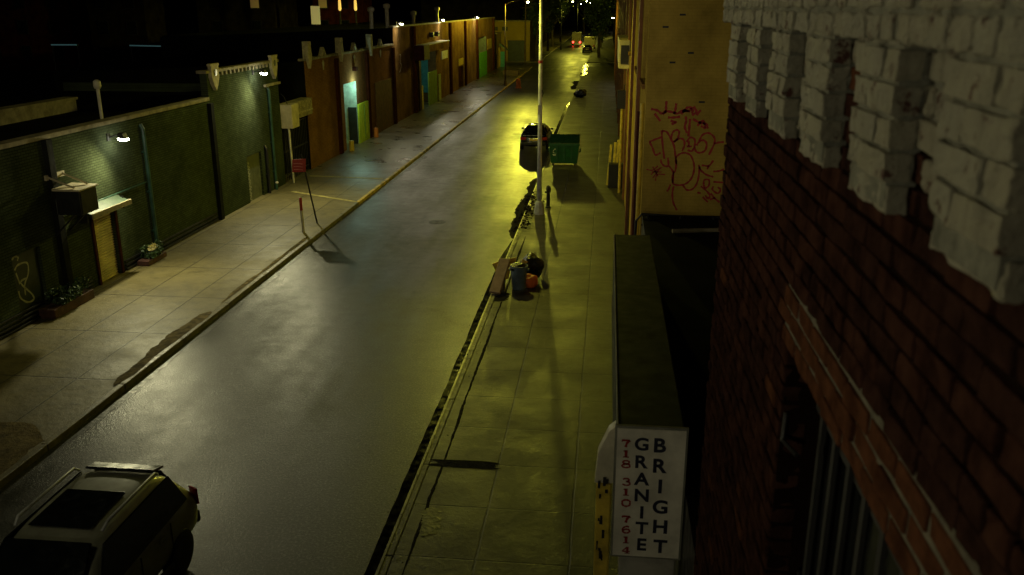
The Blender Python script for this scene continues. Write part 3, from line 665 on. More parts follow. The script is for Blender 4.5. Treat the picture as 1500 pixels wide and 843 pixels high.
for k, (yy, x, h, lb) in enumerate(((70.5, -18.5, 1.1, 'short pale roof vent nearest the first warehouse floodlight'), (72.0, -17.6, 1.35, 'taller pale roof vent behind the first warehouse floodlight'), (81.0, -17.4, .75, 'squat pale roof vent midway along the warehouse roof'), (92.5, -17.4, 1.1, 'slim roof vent between the second and third warehouse floodlights'))):
    m = MB(); m.tube([(x, yy, 6.4), (x, yy, 7.1+h)], .16, 8); m.lathe((x, yy, 7.1+h), [(.2, 0), (.28, .1), (.28, .3), (.1, .4)], 10)
    tag(m.build('roof_vent', m_cream), lb, 'roof vent', 'vents on the warehouse roof')

# ------------------------------------------------------------------ far yellow workshop and corner building
b3 = T('yellow_workshop', 'low yellow workshop with a slanted grey-green awning past the tall warehouse', 'building', (XL, 131, 0))
ops = [(130.2, 132.6, 0, 3.2)]
w = MB(); pw_ = building_shell(w, XL+.2, 128.1, 133.6, 4.9, -27, ops, -.6); w.build('wall', m_yel2, b3); pw_.build('party_wall', m_tar_shade, b3)
m = MB(); m.box(-27.1, XL+.3, 128.05, 133.7, 4.903, 5.05); m.build('roof', m_coping, b3)
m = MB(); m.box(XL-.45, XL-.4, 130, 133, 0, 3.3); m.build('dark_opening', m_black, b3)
m = MB(); m.hexa([(XL+.203, 131.2, 3.3), (XL+1.3, 131.2, 2.5), (XL+1.3, 133.3, 2.5), (XL+.203, 133.3, 3.3), (XL+.203, 131.2, 3.5), (XL+1.35, 131.2, 2.6), (XL+1.35, 133.3, 2.6), (XL+.203, 133.3, 3.5)]); m.build('awning', M('grey_green_cloth', (.2, .26, .17), .7), b3)
m = MB(); m.box(XL+.203, XL+.9, 132.7, 133.4, PAVZ, 2.3); m.build('teal_door', m_teal, b3)
b4 = T('yellow_corner_building', 'yellow painted building with a dark doorway facing us across the far junction', 'building', (-17, 150, 0))
m = MB()
x0, x1, y_ = -24, -12.6, 147
for a, b, z0, z1 in ((x0, -16.2, 0, 6.3), (-16.2, -13.2, 3.4, 6.3), (-13.2, x1, 0, 6.3)): m.quad((a, y_, z0), (b, y_, z0), (b, y_, z1), (a, y_, z1))
m.quad((x1, y_, 0), (x1, 160, 0), (x1, 160, 6.3), (x1, y_, 6.3)); m.quad((x0, y_, 6.3), (x1, y_, 6.3), (x1, 160, 6.3), (x0, 160, 6.3))
for xx in (-16.2, -13.2): m.quad((xx, y_, 0), (xx, y_+.6, 0), (xx, y_+.6, 3.4), (xx, y_, 3.4))
m.quad((-16.2, y_, 3.4), (-13.2, y_, 3.4), (-13.2, y_+.6, 3.4), (-16.2, y_+.6, 3.4)); m.build('wall', m_yel2, b4)
m = MB(); m.box(-16.3, -13.1, y_+.6, y_+.65, 0, 3.5); m.build('doorway', m_darkdoor, b4)
m = MB(); m.box(-20, -12.55, y_-.1, 160.05, 6.303, 6.5); m.build('coping', m_coping, b4)
for k in range(5):
    m = MB(); m.box(-23.5+k*1.6, -22.6+k*1.6, y_-.06, y_-.003, 4.9, 5.5); m.build('window', m_black, b4)
m = MB(); m.lathe((-9.75, 99.2, 0), [(.34, .0), (.34, .08), (.27, .1), (.27, .5), (.25, .52), (.23, 1.0), (.10, 1.03)], 16)
tag(m.build('traffic_drum', m_orange, smooth=False), 'orange plastic traffic drum standing in the road by the far yellow kerb', 'traffic drum')
pl = T('pallet_stack', 'brown stack of wooden pallets on the far pavement by the yellow workshop', 'pallets', (-12.6, 117.5, PAVZ))
for k in range(4):
    m = MB(); z = PAVZ+k*.15
    for i in range(5): m.box(-13.5+i*.42, -13.2+i*.42, 116.6, 118.4, z+.11, z+.135)
    for i in range(3): m.box(-13.5, -11.5, 116.6+i*.85, 116.7+i*.85, z, z+.108)
    m.build('pallet', m_wood, pl)
m = MB(); m.tube([(-13.3, 146.0, 0), (-13.2, 146, 9.0)], [.14, .10], 8); m.tube([(-14.1, 146, 8.4), (-12.4, 146, 8.4)], .05, 6); tag(m.build('utility_pole', m_wood), 'wooden utility pole in front of the yellow corner building', 'utility pole')

# ------------------------------------------------------------------ dark backdrop on the left: houses with a few lit windows
def back_house(x0, x1, y0, y1, h, m, label, lit):
    t = T('row_house', label, 'house', ((x0+x1)/2, y0, 0), 'dark houses beyond the roofs')
    w = MB(); w.box(x0, x1, y0, y1, 0, h); w.build('wall', m, t)
    r = MB(); r.box(x0-.2, x1+.2, y0-.25, y1, h+.003, h+.4); r.build('roof', m_tar_shade, t)
    n = max(2, int((x1-x0)/4))
    for i in range(n):
        xc = x0+(i+.5)*(x1-x0)/n
        for j, z in enumerate((1.5, 4.9, 8.3)):
            if z+1.8 > h: continue
            f = MB(); f.box(xc-.75, xc+.75, y0-.08, y0-.003, z, z+1.9); fo = f.build('window', m_dark, t)
            p = MB(); p.box(xc-.6, xc+.6, y0-.09, y0-.083, z+.12, z+1.78); p.build('pane', m_win_lit if (i, j) in lit else m_glass, fo)
m_far_r = M('far_red_brick', (.06, .014, .008), .9, spec=0., var=.5, scale=1); m_far_b = M('far_brown', (.022, .017, .011), .9, spec=0., var=.5, scale=1)
back_house(-88, -74, 120, 130, 12, m_far_r, 'dim red brick house at the far left skyline', set())
back_house(-70, -62, 118, 130, 12.5, m_far_b, 'dim brown house standing second from the far left skyline', set())
back_house(-56, -45, 121, 130, 11.5, m_far_b, 'dark house with one amber upper window behind the finialed brick building', {(1, 2)})
back_house(-42, -36, 128, 138, 12, m_far_r, 'narrow dark house with an amber window behind the tall warehouse', {(0, 2)})
m = MB(); p = at_y(457, 36, 118); m.box(p.x-.05, p.x+1.15, 118, 118.12, p.z, p.z+2.3)
bb = T('hoarding', 'small pale lit hoarding panel far beyond the brick roofs', 'hoarding', (p.x, 118, p.z-7))
m.build('panel', m_win_pale, bb); m = MB(); m.tube([(p.x+.5, 118.2, -.02), (p.x+.5, 118.2, p.z+2)], .1, 6); m.build('post', m_dark, bb)
for k, (px_, lb) in enumerate(((498, 'left of the pair of thin amber lamp posts beyond the roofs'), (521, 'right of the pair of thin amber lamp posts beyond the roofs'))):
    p = at_y(px_, 16, 112); t = T('lamp_post', lb, 'lamp post', (p.x, 112, 0), 'amber lamp posts beyond the roofs')
    m = MB(); m.tube([(p.x, 112, 0), (p.x, 112, p.z+1.6)], .1, 8); m.build('pole', m_dark, t)
    m = MB(); m.lathe((p.x, 112, p.z), [(.12, 0), (.2, .2), (.16, 1.2), (.05, 1.35)], 10); m.build('lantern', emit('amber_lantern', (1., .6, .12), .9), t)
for (pa, pb, lb) in (((190, 67), (237, 68), 'brighter cyan strip light glinting on the dark roofs'), ((75, 66), (112, 66), 'fainter cyan strip light glinting on the dark roofs')):
    a = at_y(*pa, 84); b = at_y(*pb, 84); t = T('strip_light', lb, 'strip light', (a.x, 84, 4), 'cyan strip lights on the dark roofs')
    m = MB(); m.tube([(a.x, 84, a.z), (b.x, 84, b.z)], .06, 8); m.build('tube', m_cyan, t)
    m = MB(); m.box(a.x-.1, b.x+.1, 84.1, 84.2, a.z-.1, a.z+.12); m.build('batten', m_dark, t)
    m = MB()
    for xx in (a.x, b.x): m.tube([(xx, 84.15, 0), (xx, 84.15, a.z)], .05, 6)
    m.build('post', m_dark, t)

# ------------------------------------------------------------------ right side: our wall of real bricks with a dentilled, whitewashed cornice
XW = .70; YE = 5.32
bw_ = T('corner_brick_wall', 'red brick house wall right beside the viewer, its dentilled top roughly painted white', 'brick wall', (XW, 3, 0))
m_redb = M('old_red_brick', (.044, .020, .014), .9, spec=0., var=.45, scale=9, bmp=.5, bscale=70)
m_redb2 = M('old_dark_red_brick', (.033, .016, .012), .9, spec=0., var=.45, scale=9, bmp=.5, bscale=70)
m_redb3 = M('old_orange_brick', (.085, .036, .019), .9, spec=0., var=.4, scale=9, bmp=.5, bscale=70)
def white_brick():
    m, nt, b = base_mat('whitewashed_brick')
    tc = nd(nt, 'ShaderNodeTexCoord').outputs['Object']; geo = nd(nt, 'ShaderNodeNewGeometry')
    big = noise(nt, tc, 3.2, 7, .7); fine = noise(nt, tc, 16, 8, .75)
    w = mixc(nt, remap(nt, big, .3, .7), (.25, .24, .185), (.40, .39, .31))
    w = mixc(nt, remap(nt, geo.outputs['Random Per Island'], 0, 1, 0, .5), w, (.40, .37, .26))
    chip = remap(nt, fine, .575, .625)
    w = mixc(nt, remap(nt, noise(nt, tc, 30, 6, .7), .55, .8, 0, .55), w, (.22, .20, .14))
    ms_ = nd(nt, 'ShaderNodeMapping'); ms_.inputs['Scale'].default_value = (1, 1, .16); lk(nt, tc, ms_.inputs[0])
    w = mixc(nt, remap(nt, noise(nt, ms_.outputs[0], 26, 5, .7), .50, .72, 0, .55), w, (.16, .15, .11))
    w = mixc(nt, chip, w, (.085, .03, .02)); lk(nt, w, b.inputs['Base Color']); b.inputs['Roughness'].default_value = .75
    n0 = bump(nt, b, chip, -.5, .006) if False else None
    n1 = bump(nt, b, noise(nt, tc, 24, 7, .7), .9, .03)
    bump(nt, b, noise(nt, tc, 90, 4), .35, .008, n1)
    return m
m_whiteb = white_brick()
m_mort_d = M('dark_mortar', (.012, .007, .005), .95, spec=.0, bmp=.6, bscale=60)
m_mort_l = M('pale_mortar', (.12, .11, .08), .9, var=.35, scale=12, bmp=.7, bscale=50)
m_mort_w = M('painted_mortar', (.17, .17, .135), .9, var=.4, scale=12, bmp=.7, bscale=50)
BH, BL, JT = .0757, .225, .0115
DZ0, DZ1, PER, DW, DP = 8.14, 8.53, .63, .34, .065
WIN = (1.75, 3.18, 4.9, 7.40)
def dentil(y):   # True where a dentil stands
    t = (y-1.79+10*PER) % PER
    return t > PER-DW-.0
rb = random.Random(11)
red = MB(); wht = MB()
def brick(mb, x, y0, y1, z0, z1, proud, th=.1):
    j = lambda s: rb.uniform(-s, s)
    x0 = x-proud+j(.004); mb.hexa([(x0+j(.003), y0+j(.003), z0+j(.002)), (x+th, y0, z0), (x+th, y1, z0), (x0+j(.003), y1+j(.003), z0+j(.002)),
                                   (x0+j(.003), y0+j(.003), z1+j(.002)), (x+th, y0, z1), (x+th, y1, z1), (x0+j(.003), y1+j(.003), z1+j(.002))])
z = 3.6; row = 0
while z < 9.35:
    z1 = z+BH-JT; cz = (z+z1)/2
    y = -1.0+(row % 2)*BL/2
    head = row % 6 == 0
    L = BL/2 if (head or (cz > 8.2 and row % 2)) else BL
    while y < YE:
        y1 = min(y+L, YE)-JT; cy = (y+y1)/2
        if y1-y > .03:
            if WIN[0]-.02 < y and y1 < WIN[1]+.02 and WIN[2] < cz < WIN[3]: pass
            elif WIN[0]-.02 < y1 and y < WIN[1]+.02 and WIN[2] < cz < WIN[3]:
                if y < WIN[1] < y1+.2 and y1 > WIN[1]+.03: brick(red, XW, WIN[1], y1, z, z1, 0); red.mi[-6:] = [0]*6
                elif y < WIN[0]-.03: brick(red, XW, y, WIN[0], z, z1, 0)
            else:
                proud = 0.; white = False
                if cz > DZ1: proud = DP; white = True
                elif cz > DZ0:
                    white = cz > 8.25+.17*math.sin(cy*5.1)+rb.uniform(-.09, .09)+(.12 if 1.7 < cy < 2.2 else 0)
                if white:
                    wht.cur = 0; brick(wht, XW, y, y1, z, z1, proud)
                else:
                    lint = WIN[3] < cz < WIN[3]+.235 and .4 < cy < 3.35
                    red.cur = 2 if lint else (1 if rb.random() < .4 else (2 if rb.random() < .05 else 0))
                    brick(red, XW, y, y1, z, z1, .004 if lint else 0.)
        y += L
    z += BH; row += 1
wo = red.build('red_bricks', [m_redb, m_redb2, m_redb3], bw_, bev=.006, seg=2)
dn = MB(); dc = MB(); k = 0
while True:   # the dentils: alternate a brick and a half, half and a brick
    ya = 1.79+k*PER-DW-PER*4
    k += 1
    if ya > YE-.1: break
    yb = min(ya+DW-JT, YE-.0); zz = DZ0; rr = 0
    if yb < -.6: continue
    dc.box(XW-DP+.012, XW+.02, ya+.012, yb-.012, DZ0+.012, DZ1-.002)
    while zz < DZ1-.01:
        zt = min(zz+BH-JT, DZ1-.003)
        cuts = [ya, ya+BL, yb] if rr % 2 else [ya, ya+DW-BL, yb]
        pr = DP*(.75 if rr == 0 else 1.)
        for a, b in zip(cuts[:-1], cuts[1:]):
            if b-a > .03: brick(dn, XW, a, min(b, YE)-JT*(b != cuts[-1]), zz, zt, pr, -.005)
        zz += BH; rr += 1
def weather(o, lv, a, b_):   # worn arrises and lumpy coats of paint
    q = o.modifiers.new('sub', 'SUBSURF'); q.subdivision_type = 'SIMPLE'; q.levels = lv; q.render_levels = lv
    for nm, sz, st in (('lumps', .055, a), ('pits', .016, b_)):
        tx = bpy.data.textures.get(nm) or bpy.data.textures.new(nm, 'CLOUDS'); tx.noise_scale = sz; tx.noise_depth = 3
        d_ = o.modifiers.new(nm, 'DISPLACE'); d_.texture = tx; d_.strength = st; d_.mid_level = .5; d_.texture_coords = 'LOCAL'
weather(wht.build('white_bricks', m_whiteb, bw_, bev=.008, seg=2), 2, .019, .014)
weather(dn.build('dentils', m_whiteb, bw_, bev=.008, seg=2), 2, .019, .014)
weather(wo, 1, .016, .005)
dc.build('dentil_core', m_mort_w, bw_)
mo = MB()
def mort(y0, y1, z0, z1, x=XW+.013):
    mo.quad((x, y0, z0), (x, y1, z0), (x, y1, z1), (x, y0, z1))
mo.cur = 0
mort(-1, WIN[0], 0, 8.3); mort(WIN[1], YE-.004, 0, 8.3); mort(WIN[0], WIN[1], 0, WIN[2]); mort(WIN[0], WIN[1], WIN[3]+.235, 8.3)
mo.cur = 1; mort(WIN[0], WIN[1], WIN[3], WIN[3]+.235)
mo.quad((XW+.003, .3, WIN[3]+.003), (XW+.003, 3.25, WIN[3]+.003), (XW+.003, 3.25, WIN[3]+.225), (XW+.003, .3, WIN[3]+.225))
mo.cur = 2; mort(-1, YE-.004, 8.3, DZ1); mort(-1, YE-.004, DZ1, 9.4, XW-DP+.008)
mo.cur = 0
# returns and window reveals, far end of the house
mo.quad((XW+.012, YE-.004, 0), (9, YE-.004, 0), (9, YE-.004, 9.4), (XW+.012, YE-.004, 9.4))
mo.quad((XW+.012, WIN[1]+.001, WIN[2]), (XW+.3, WIN[1]+.001, WIN[2]), (XW+.3, WIN[1]+.001, WIN[3]), (XW+.012, WIN[1]+.001, WIN[3]))
mo.quad((XW+.012, WIN[0]-.001, WIN[2]), (XW+.3, WIN[0]-.001, WIN[2]), (XW+.3, WIN[0]-.001, WIN[3]), (XW+.012, WIN[0]-.001, WIN[3]))
mo.quad((XW+.012, WIN[0], WIN[3]), (XW+.3, WIN[0], WIN[3]), (XW+.3, WIN[1], WIN[3]), (XW+.012, WIN[1], WIN[3]))
mo.build('mortar', [m_mort_d, m_mort_l, m_mort_w], bw_)
wf = MB(); x = XW+.16
wf.box(x, x+.08, WIN[0], WIN[1], WIN[3]-.08, WIN[3]-.003); wf.box(x, x+.08, WIN[1]-.08, WIN[1]-.003, WIN[2], WIN[3]-.082); wf.box(x, x+.08, WIN[0]+.003, WIN[0]+.08, WIN[2], WIN[3]-.082); wf.box(x, x+.06, WIN[0]+.08, WIN[1]-.08, 6.1, 6.2)
wn = wf.build('window', m_black, bw_, bev=.006)
p_ = MB(); p_.box(x+.03, x+.04, WIN[0]+.08, WIN[1]-.08, WIN[2], WIN[3]-.08); p_.build('pane', m_glass, wn)
p_ = MB(); r = random.Random(2)
for i in range(7):
    yy = WIN[0]+.12+i*.185; p_.box(x-.05, x-.035, yy, yy+.035, WIN[2], WIN[3]-.12)
for zz in (5.5, 6.4, 7.15): p_.box(x-.034, x-.02, WIN[0]+.05, WIN[1]-.03, zz, zz+.03)
p_.build('window_guard', M('grey_guard', (.014, .014, .013), .7), wn)
p_ = MB(); p_.tube([(XW+.02, WIN[1]-.02, 7.12), (XW+.01, WIN[1]-.05, 7.02), (XW+.05, WIN[1]-.13, 7.0)], .009, 6); p_.build('bracket', m_dark, wn)

# ------------------------------------------------------------------ single-storey shop with the sign box
sh = T('shop_building', 'dark flat-roofed single-storey shop between the red brick wall and the graffitied yellow wall', 'building', (XR, 13, 0))
m = MB(); facade_sheet(m, XR+.03, YE+.02, 21.95, 0, 3.6, [(6.2, 8.0, 0, 2.7), (9.2, 16.2, 0, 2.8)], .3); m.quad((XR+.03, YE+.02, 0), (9, YE+.02, 0), (9, YE+.02, 3.6), (XR+.03, YE+.02, 3.6)); m.build('wall', m_dark, sh)
m = MB(); m.box(XR+.04, 9, YE+.03, 21.93, 3.4, 3.62); m.build('roof', m_tar_shade, sh)
m = MB(); m.box(XR+.25, XR+.3, 6.2, 8.0, 0, 2.7); m.box(XR+.25, XR+.3, 9.2, 16.2, 0, 2.8); m.build('roller_shutter', m_dark, sh)
sb = T('shop_sign', 'long dark shop canopy whose white end panel reads BRIGHT GRANITE in stacked letters', 'shop sign', (.6, 8.5, 2.9))
m = MB(); m.box(.235, .93, 8.55, 16.85, 2.85, 4.36); m.build('canopy_box', m_awn, sb, bev=.015)
m = MB(); m.box(.20, .97, 8.50, 8.545, 2.78, 4.385); fp = m.build('sign_frame', M('grey_frame', (.20, .20, .16), .5), sb, bev=.006)
m = MB(); m.box(.225, .945, 8.487, 8.499, 2.81, 4.36); pn = m.build('sign_panel', m_white, sb)
m = MB(); m.box(.222, .234, 8.56, 16.86, 4.30, 4.375); m.build('edge_trim', M('pale_trim', (.4, .4, .34), .4), sb)
def stacked(txt, px, ys, hpx, mat, name, sx=1., bold=.02, parent=pn):
    for ch, py in zip(txt, ys):
        cu = bpy.data.curves.new(name, 'FONT'); cu.body = ch; cu.align_x = 'CENTER'; cu.align_y = 'CENTER'; cu.size = 1.; cu.extrude = .002; cu.offset = bold
        p = at_y(px, py, 8.484)
        me_o = bpy.data.objects.new(name, cu); COL.objects.link(me_o)
        bpy.context.view_layer.update()
        dg = bpy.context.evaluated_depsgraph_get(); me = bpy.data.meshes.new_from_object(me_o.evaluated_get(dg))
        bpy.data.objects.remove(me_o)
        xs = [v.co.x for v in me.vertices]; yz = [v.co.y for v in me.vertices]; zc = [v.co.z for v in me.vertices]
        hh = max(yz)-min(yz); hm = hpx*8.484/FP*1.16; s = hm/hh
        cx, cy = (max(xs)+min(xs))/2, (max(yz)+min(yz))/2
        yield me, [(p.x+(v.co.x-cx)*s*sx, 8.484-v.co.z*.6, p.z+(v.co.y-cy)*s) for v in me.vertices]
def lettering(txt, px, ys, hpx, mat, name, sx=1., bold=.02, serif=False):
    mb = MB()
    for me, vs in stacked(txt, px, ys, hpx, mat, name, sx, bold):
        mb.add(vs, [tuple(p.vertices) for p in me.polygons])
        if serif:   # slab feet, as the telephone digits have
            zb = min(v[2] for v in vs); zt = max(v[2] for v in vs); xa = min(v[0] for v in vs); xb = max(v[0] for v in vs)
            xm = (xa+xb)/2
            if serif is not True: pass
        bpy.data.meshes.remove(me)
    return mb.build(name, mat, pn)
lettering('BRIGHT', 967, [653, 683, 713, 743, 772, 801], 22, m_navy, 'lettering', 1.06, .030)
lettering('GRANITE', 940, [651, 677, 702, 726, 751, 774, 798], 20, m_navy, 'lettering', 1.06, .030)
def serif_digits(txt, px, ys, hpx, wpx):
    """slab-serif figures drawn as strokes: bold uprights, thin arms and feet"""
    mb = MB(); Y = 8.484; k = Y/FP*1.06; nrm = (0,-1,0)
    G = {'7': [([(-.42,.45),(.42,.45)], .20), ([(.42,.45),(.1,.05),(-.02,-.5)], .26), ([(-.42,.48),(-.42,.22)], .12)],
         '1': [([(0,.5),(0,-.5)], .30), ([(-.32,-.46),(.32,-.46)], .12), ([(-.28,.36),(0,.46)], .13)],
         '8': [([(0,.02),(-.3,.14),(-.3,.38),(0,.48),(.3,.38),(.3,.14),(0,.02)], .17), ([(0,.02),(-.38,-.12),(-.38,-.4),(0,-.5),(.38,-.4),(.38,-.12),(0,.02)], .18)],
         '3': [([(-.34,.34),(-.1,.48),(.26,.42),(.3,.16),(0,.03)], .18), ([(0,.03),(.38,-.08),(.38,-.4),(0,-.5),(-.38,-.36)], .18)],
         '0': [([(0,.5),(-.38,.3),(-.42,0),(-.38,-.3),(0,-.5),(.38,-.3),(.42,0),(.38,.3),(0,.5)], .2)],
         '6': [([(.32,.42),(0,.48),(-.34,.2),(-.38,-.15),(-.25,-.44),(.1,-.5),(.38,-.3),(.3,0),(0,.06),(-.36,-.1)], .19)],
         '4': [([(.14,.5),(.14,-.5)], .26), ([(.14,.5),(-.44,-.18)], .12), ([(-.44,-.2),(.44,-.2)], .14), ([(-.14,-.46),(.42,-.46)], .10)]}
    for ch, py in zip(txt, ys):
        c = at_y(px, py, Y)
        for pts, w in G[ch]:
            P = [(c.x+x*wpx*k, Y, c.z+z*hpx*k) for x, z in pts]
            ribbon(mb, P, w*wpx*k*1.05, nrm, .002)
    return mb.build('lettering', m_redlet, pn)
serif_digits('7183107614', 917, [650, 665, 680, 706, 721, 737, 761, 776, 791, 806], 12, 14)
# yellow column with peeling paint and pale leaning panel by the shop front
pc = T('shopfront_column', 'yellow shopfront column with peeling paint and a pale boxed head, left of the white sign', 'column', (.12, 8.7, PAVZ))
m = MB(); m.box(.02, .19, 8.6, 8.8, PAVZ, 3.62); m.build('shaft', m_yelpeel, pc, bev=.02)
m = MB(); r = random.Random(4)
for k in range(14):
    zz = r.uniform(2.6, 3.7); xx = r.uniform(.03, .14); m.box(xx, xx+r.uniform(.01, .035), 8.595, 8.5985, zz, zz+r.uniform(.03, .12))
m.build('bare_patch', m_dark, pc)
m = MB(); m.prism([(.0, 3.62), (.215, 3.62), (.215, 4.32), (.14, 4.25), (.03, 3.98)], 'y', 8.62, 8.78); m.build('head', m_whitepaint, pc, bev=.01)
m = MB(); m.box(.3, .92, 8.55, 8.9, 2.4, 2.77); tag(m.build('shutter_housing', M('grey_box', (.36, .35, .30), .5), bev=.02), 'grey shutter housing just below the white BRIGHT GRANITE panel', 'shutter housing')
rl = T('roof_railing', 'dark pipe railing along the roof edge below the graffitied wall', 'railing', (1, 21.6, 3.6))
m = MB(); m.tube([(.80, 21.5, 2.6), (.82, 21.5, 3.55), (.95, 21.5, 3.72), (3.6, 21.5, 3.66)], .035, 8); m.build('top_rail', m_dark, rl)
m = MB(); m.tube([(.95, 21.5, 3.45), (3.6, 21.5, 3.42)], .025, 8); m.build('lower_rail', m_dark, rl)
for xx in (1.1, 1.9, 2.7, 3.5):
    m = MB(); m.tube([(xx, 21.5, 3.6), (xx, 21.5, 3.69)], .03, 6); m.build('post', m_dark, rl)
m = MB(); m.tube([(1.6, 20.0, 3.68), (3.6, 20.4, 3.68)], .05, 8); tag(m.build('roof_pipe', m_coping), 'pale pipe lying on the black shop roof near the yellow wall', 'pipe')

# ------------------------------------------------------------------ yellow building with graffiti
yb = T('yellow_building', 'tall yellow painted brick building with red graffiti on its blank side wall', 'building', (XR, 22, 0))
ops = [(23.0+i*5.2, 24.9+i*5.2, 6.75, 9.6) for i in range(19)]
ops += [(31.5, 34.0, 0, 2.6), (49, 53, 0, 3.2), (70, 74, 0, 3.2), (95, 99, 0, 3.2)]
w = MB(); facade_sheet(w, XR, 22, 124, 0, 12, ops, .35)
w.quad((XR, 22, 0), (9, 22, 0), (9, 22, 12), (XR, 22, 12)); w.quad((XR, 124, 0), (9, 124, 0), (9, 124, 12), (XR, 124, 12)); w.quad((XR, 22, 12), (9, 22, 12), (9, 124, 12), (XR, 124, 12))
w.build('wall', m_yel, yb)
for i in range(19):
    y0 = 23.0+i*5.2; m = MB(); m.box(XR+.22, XR+.28, y0, y0+1.9, 6.75, 9.6); wo_ = m.build('window', m_maroon, yb)
    m = MB(); m.box(XR+.205, XR+.215, y0+.12, y0+.9, 6.9, 9.5); m.box(XR+.205, XR+.215, y0+1., y0+1.8, 6.9, 9.5); m.build('pane', m_glass, wo_)
    m = MB(); m.box(XR-.08, XR-.003, y0-.1, y0+2.0, 6.62, 6.74); m.build('sill', m_brick2, wo_)
for i in range(14):
    y0 = 26.2+i*7; m = MB(); m.box(XR-.10, XR-.003, y0, y0+.5, PAVZ, 11.9); m.build('pilaster', M('red_brown_pilaster', (.22, .09, .03), .7) if i == 0 else bpy.data.materials['red_brown_pilaster'], yb)
for a, b, h in ((31.5, 34, 2.6), (49, 53, 3.2), (70, 74, 3.2), (95, 99, 3.2)):
    m = MB(); m.box(XR+.28, XR+.33, a, b, 0, h); m.build('door', m_dark, yb)
m = MB(); m.tube([(XR-.06, 22.6, PAVZ), (XR-.06, 22.6, 6.3)], .05, 8); m.build('drainpipe', m_yelpeel, yb)
m = MB(); m.tube([(XR-.07, 24.4, PAVZ), (XR-.07, 24.4, 5.9)], .05, 8); m.build('drainpipe', m_maroon, yb)
gm = MB(); Yw = 22.0
def gs(ox, oy, strokes, w):
    for s in strokes: ribbon(gm, [at_y(ox+x/7.66, oy+y/7.66, Yw) for x, y in s], w, (0,-1,0))
gs(930, 130, [[(180,230),(250,245),(300,280),(350,255),(420,265),(480,280),(540,245),(620,260)], [(355,140),(350,200),(345,260),(310,290)], [(465,165),(455,230),(440,290)],
   [(520,290),(560,240),(600,210),(650,230),(640,280)], [(690,300),(740,240)], [(660,200),(690,260),(640,300)], [(220,280),(285,365)], [(370,325),(440,325),(510,315)], [(400,360),(460,380),(410,400)],
   [(570,310),(575,370),(560,430),(585,500)], [(620,340),(610,440),(600,540)], [(650,340),(720,380),(800,400),(820,450)], [(700,420),(760,360),(790,440),(740,420)], [(530,260),(600,250),(640,225)]], .06)
gs(930, 130, [[(160,600),(230,570),(300,545)], [(165,600),(200,670),(230,745),(290,720)], [(300,470),(310,620),(330,790)], [(305,475),(360,490),(405,570),(440,650),(455,760),(462,850)],
   [(410,560),(420,500),(460,465),(495,480),(490,530),(470,570),(430,600)], [(440,600),(500,560),(550,580),(555,640),(530,700)], [(580,600),(620,550),(670,570),(670,640),(640,700),(590,690)],
   [(605,590),(605,650)], [(580,650),(640,650)], [(690,640),(720,600),(770,580),(805,620),(790,690),(740,720),(690,710),(670,660)], [(720,590),(760,520),(830,500),(890,550),(890,620),(830,745)], [(890,620),(940,605),(1000,600)]], .05)
gs(930, 200, [[(460,240),(500,200),(560,185),(620,210),(655,280),(665,370),(640,460),(590,520),(530,545),(460,545),(425,520),(425,430),(455,380),(465,300),(460,240)], [(380,330),(430,405),(425,520)],
   [(290,260),(300,300),(335,335),(375,325),(370,240)], [(540,550),(580,600),(640,595),(690,540),(715,450),(725,340)], [(435,560),(420,640),(430,740),(470,830)], [(400,540),(380,590),(360,620)],
   [(715,320),(740,380),(800,430),(880,455)], [(750,325),(830,330),(880,270)], [(830,330),(810,370)], [(880,395),(940,390),(1000,370)], [(880,510),(1000,520)],
   [(770,540),(780,490),(830,490),(830,550),(790,580),(770,540)], [(740,560),(790,600),(840,660),(820,700),(790,660)], [(700,630),(740,640)], [(760,680),(820,740)], [(880,560),(870,600),(930,640),(960,600),(930,570)],
   [(850,640),(900,700),(950,740)], [(840,710),(900,690)]], .048)
gs(930, 200, [[(130,370),(200,380),(260,330)], [(190,400),(300,400)], [(200,340),(260,450)], [(280,360),(200,470)], [(230,500),(250,430),(340,430)], [(180,430),(240,380),(300,350)]], .03)
gm.build('graffiti', m_graf, yb)
m = MB()
for (px, py) in ((1028, 150), (1000, 22), (1012, 78), (975, 40), (985, 92)): 
    p = at_y(px, py, 22); m.box(p.x-.07, p.x+.07, 21.99, 21.997, p.z-.02, p.z+.025)
m.build('wall_hole', m_black, yb)
# fittings on the street face
wb = T('wall_cabinet', 'cream projecting wall cabinet with a black grille high on the yellow building street face', 'wall cabinet', (XR, 44, 6.3))
m = MB(); m.box(.48, XR-.003, 40, 48, 6.0, 7.2); m.build('case', m_cream, wb, bev=.02)
m = MB(); m.box(.55, .9, 39.97, 39.998, 6.2, 7.0); m.build('grille', m_black, wb)
ws = T('hanging_sign', 'black box sign hung from the yellow building street face above the pavement', 'sign', (.7, 41, 4))
m = MB(); p = at_y(911, 133, 41); p2 = at_y(911, 160, 41); m.box(p.x-.19, p.x+.22, 41, 41.25, p2.z, p.z); m.build('box', m_black, ws, bev=.015)
m = MB(); m.tube([(p.x+.1, 41.1, p.z), (p.x+.1, 41.1, p.z+.25), (XR-.003, 41.1, p.z+.25)], .025, 6); m.build('bracket', m_dark, ws)
wl_ = T('downpipe', 'pale downpipe below the black hanging sign', 'pipe', (.8, 41.6, PAVZ))
m = MB(); m.tube([(.72, 41.8, PAVZ), (.72, 41.8, p2.z+.2)], .06, 8); m.build('pipe_run', m_yelpeel, wl_)
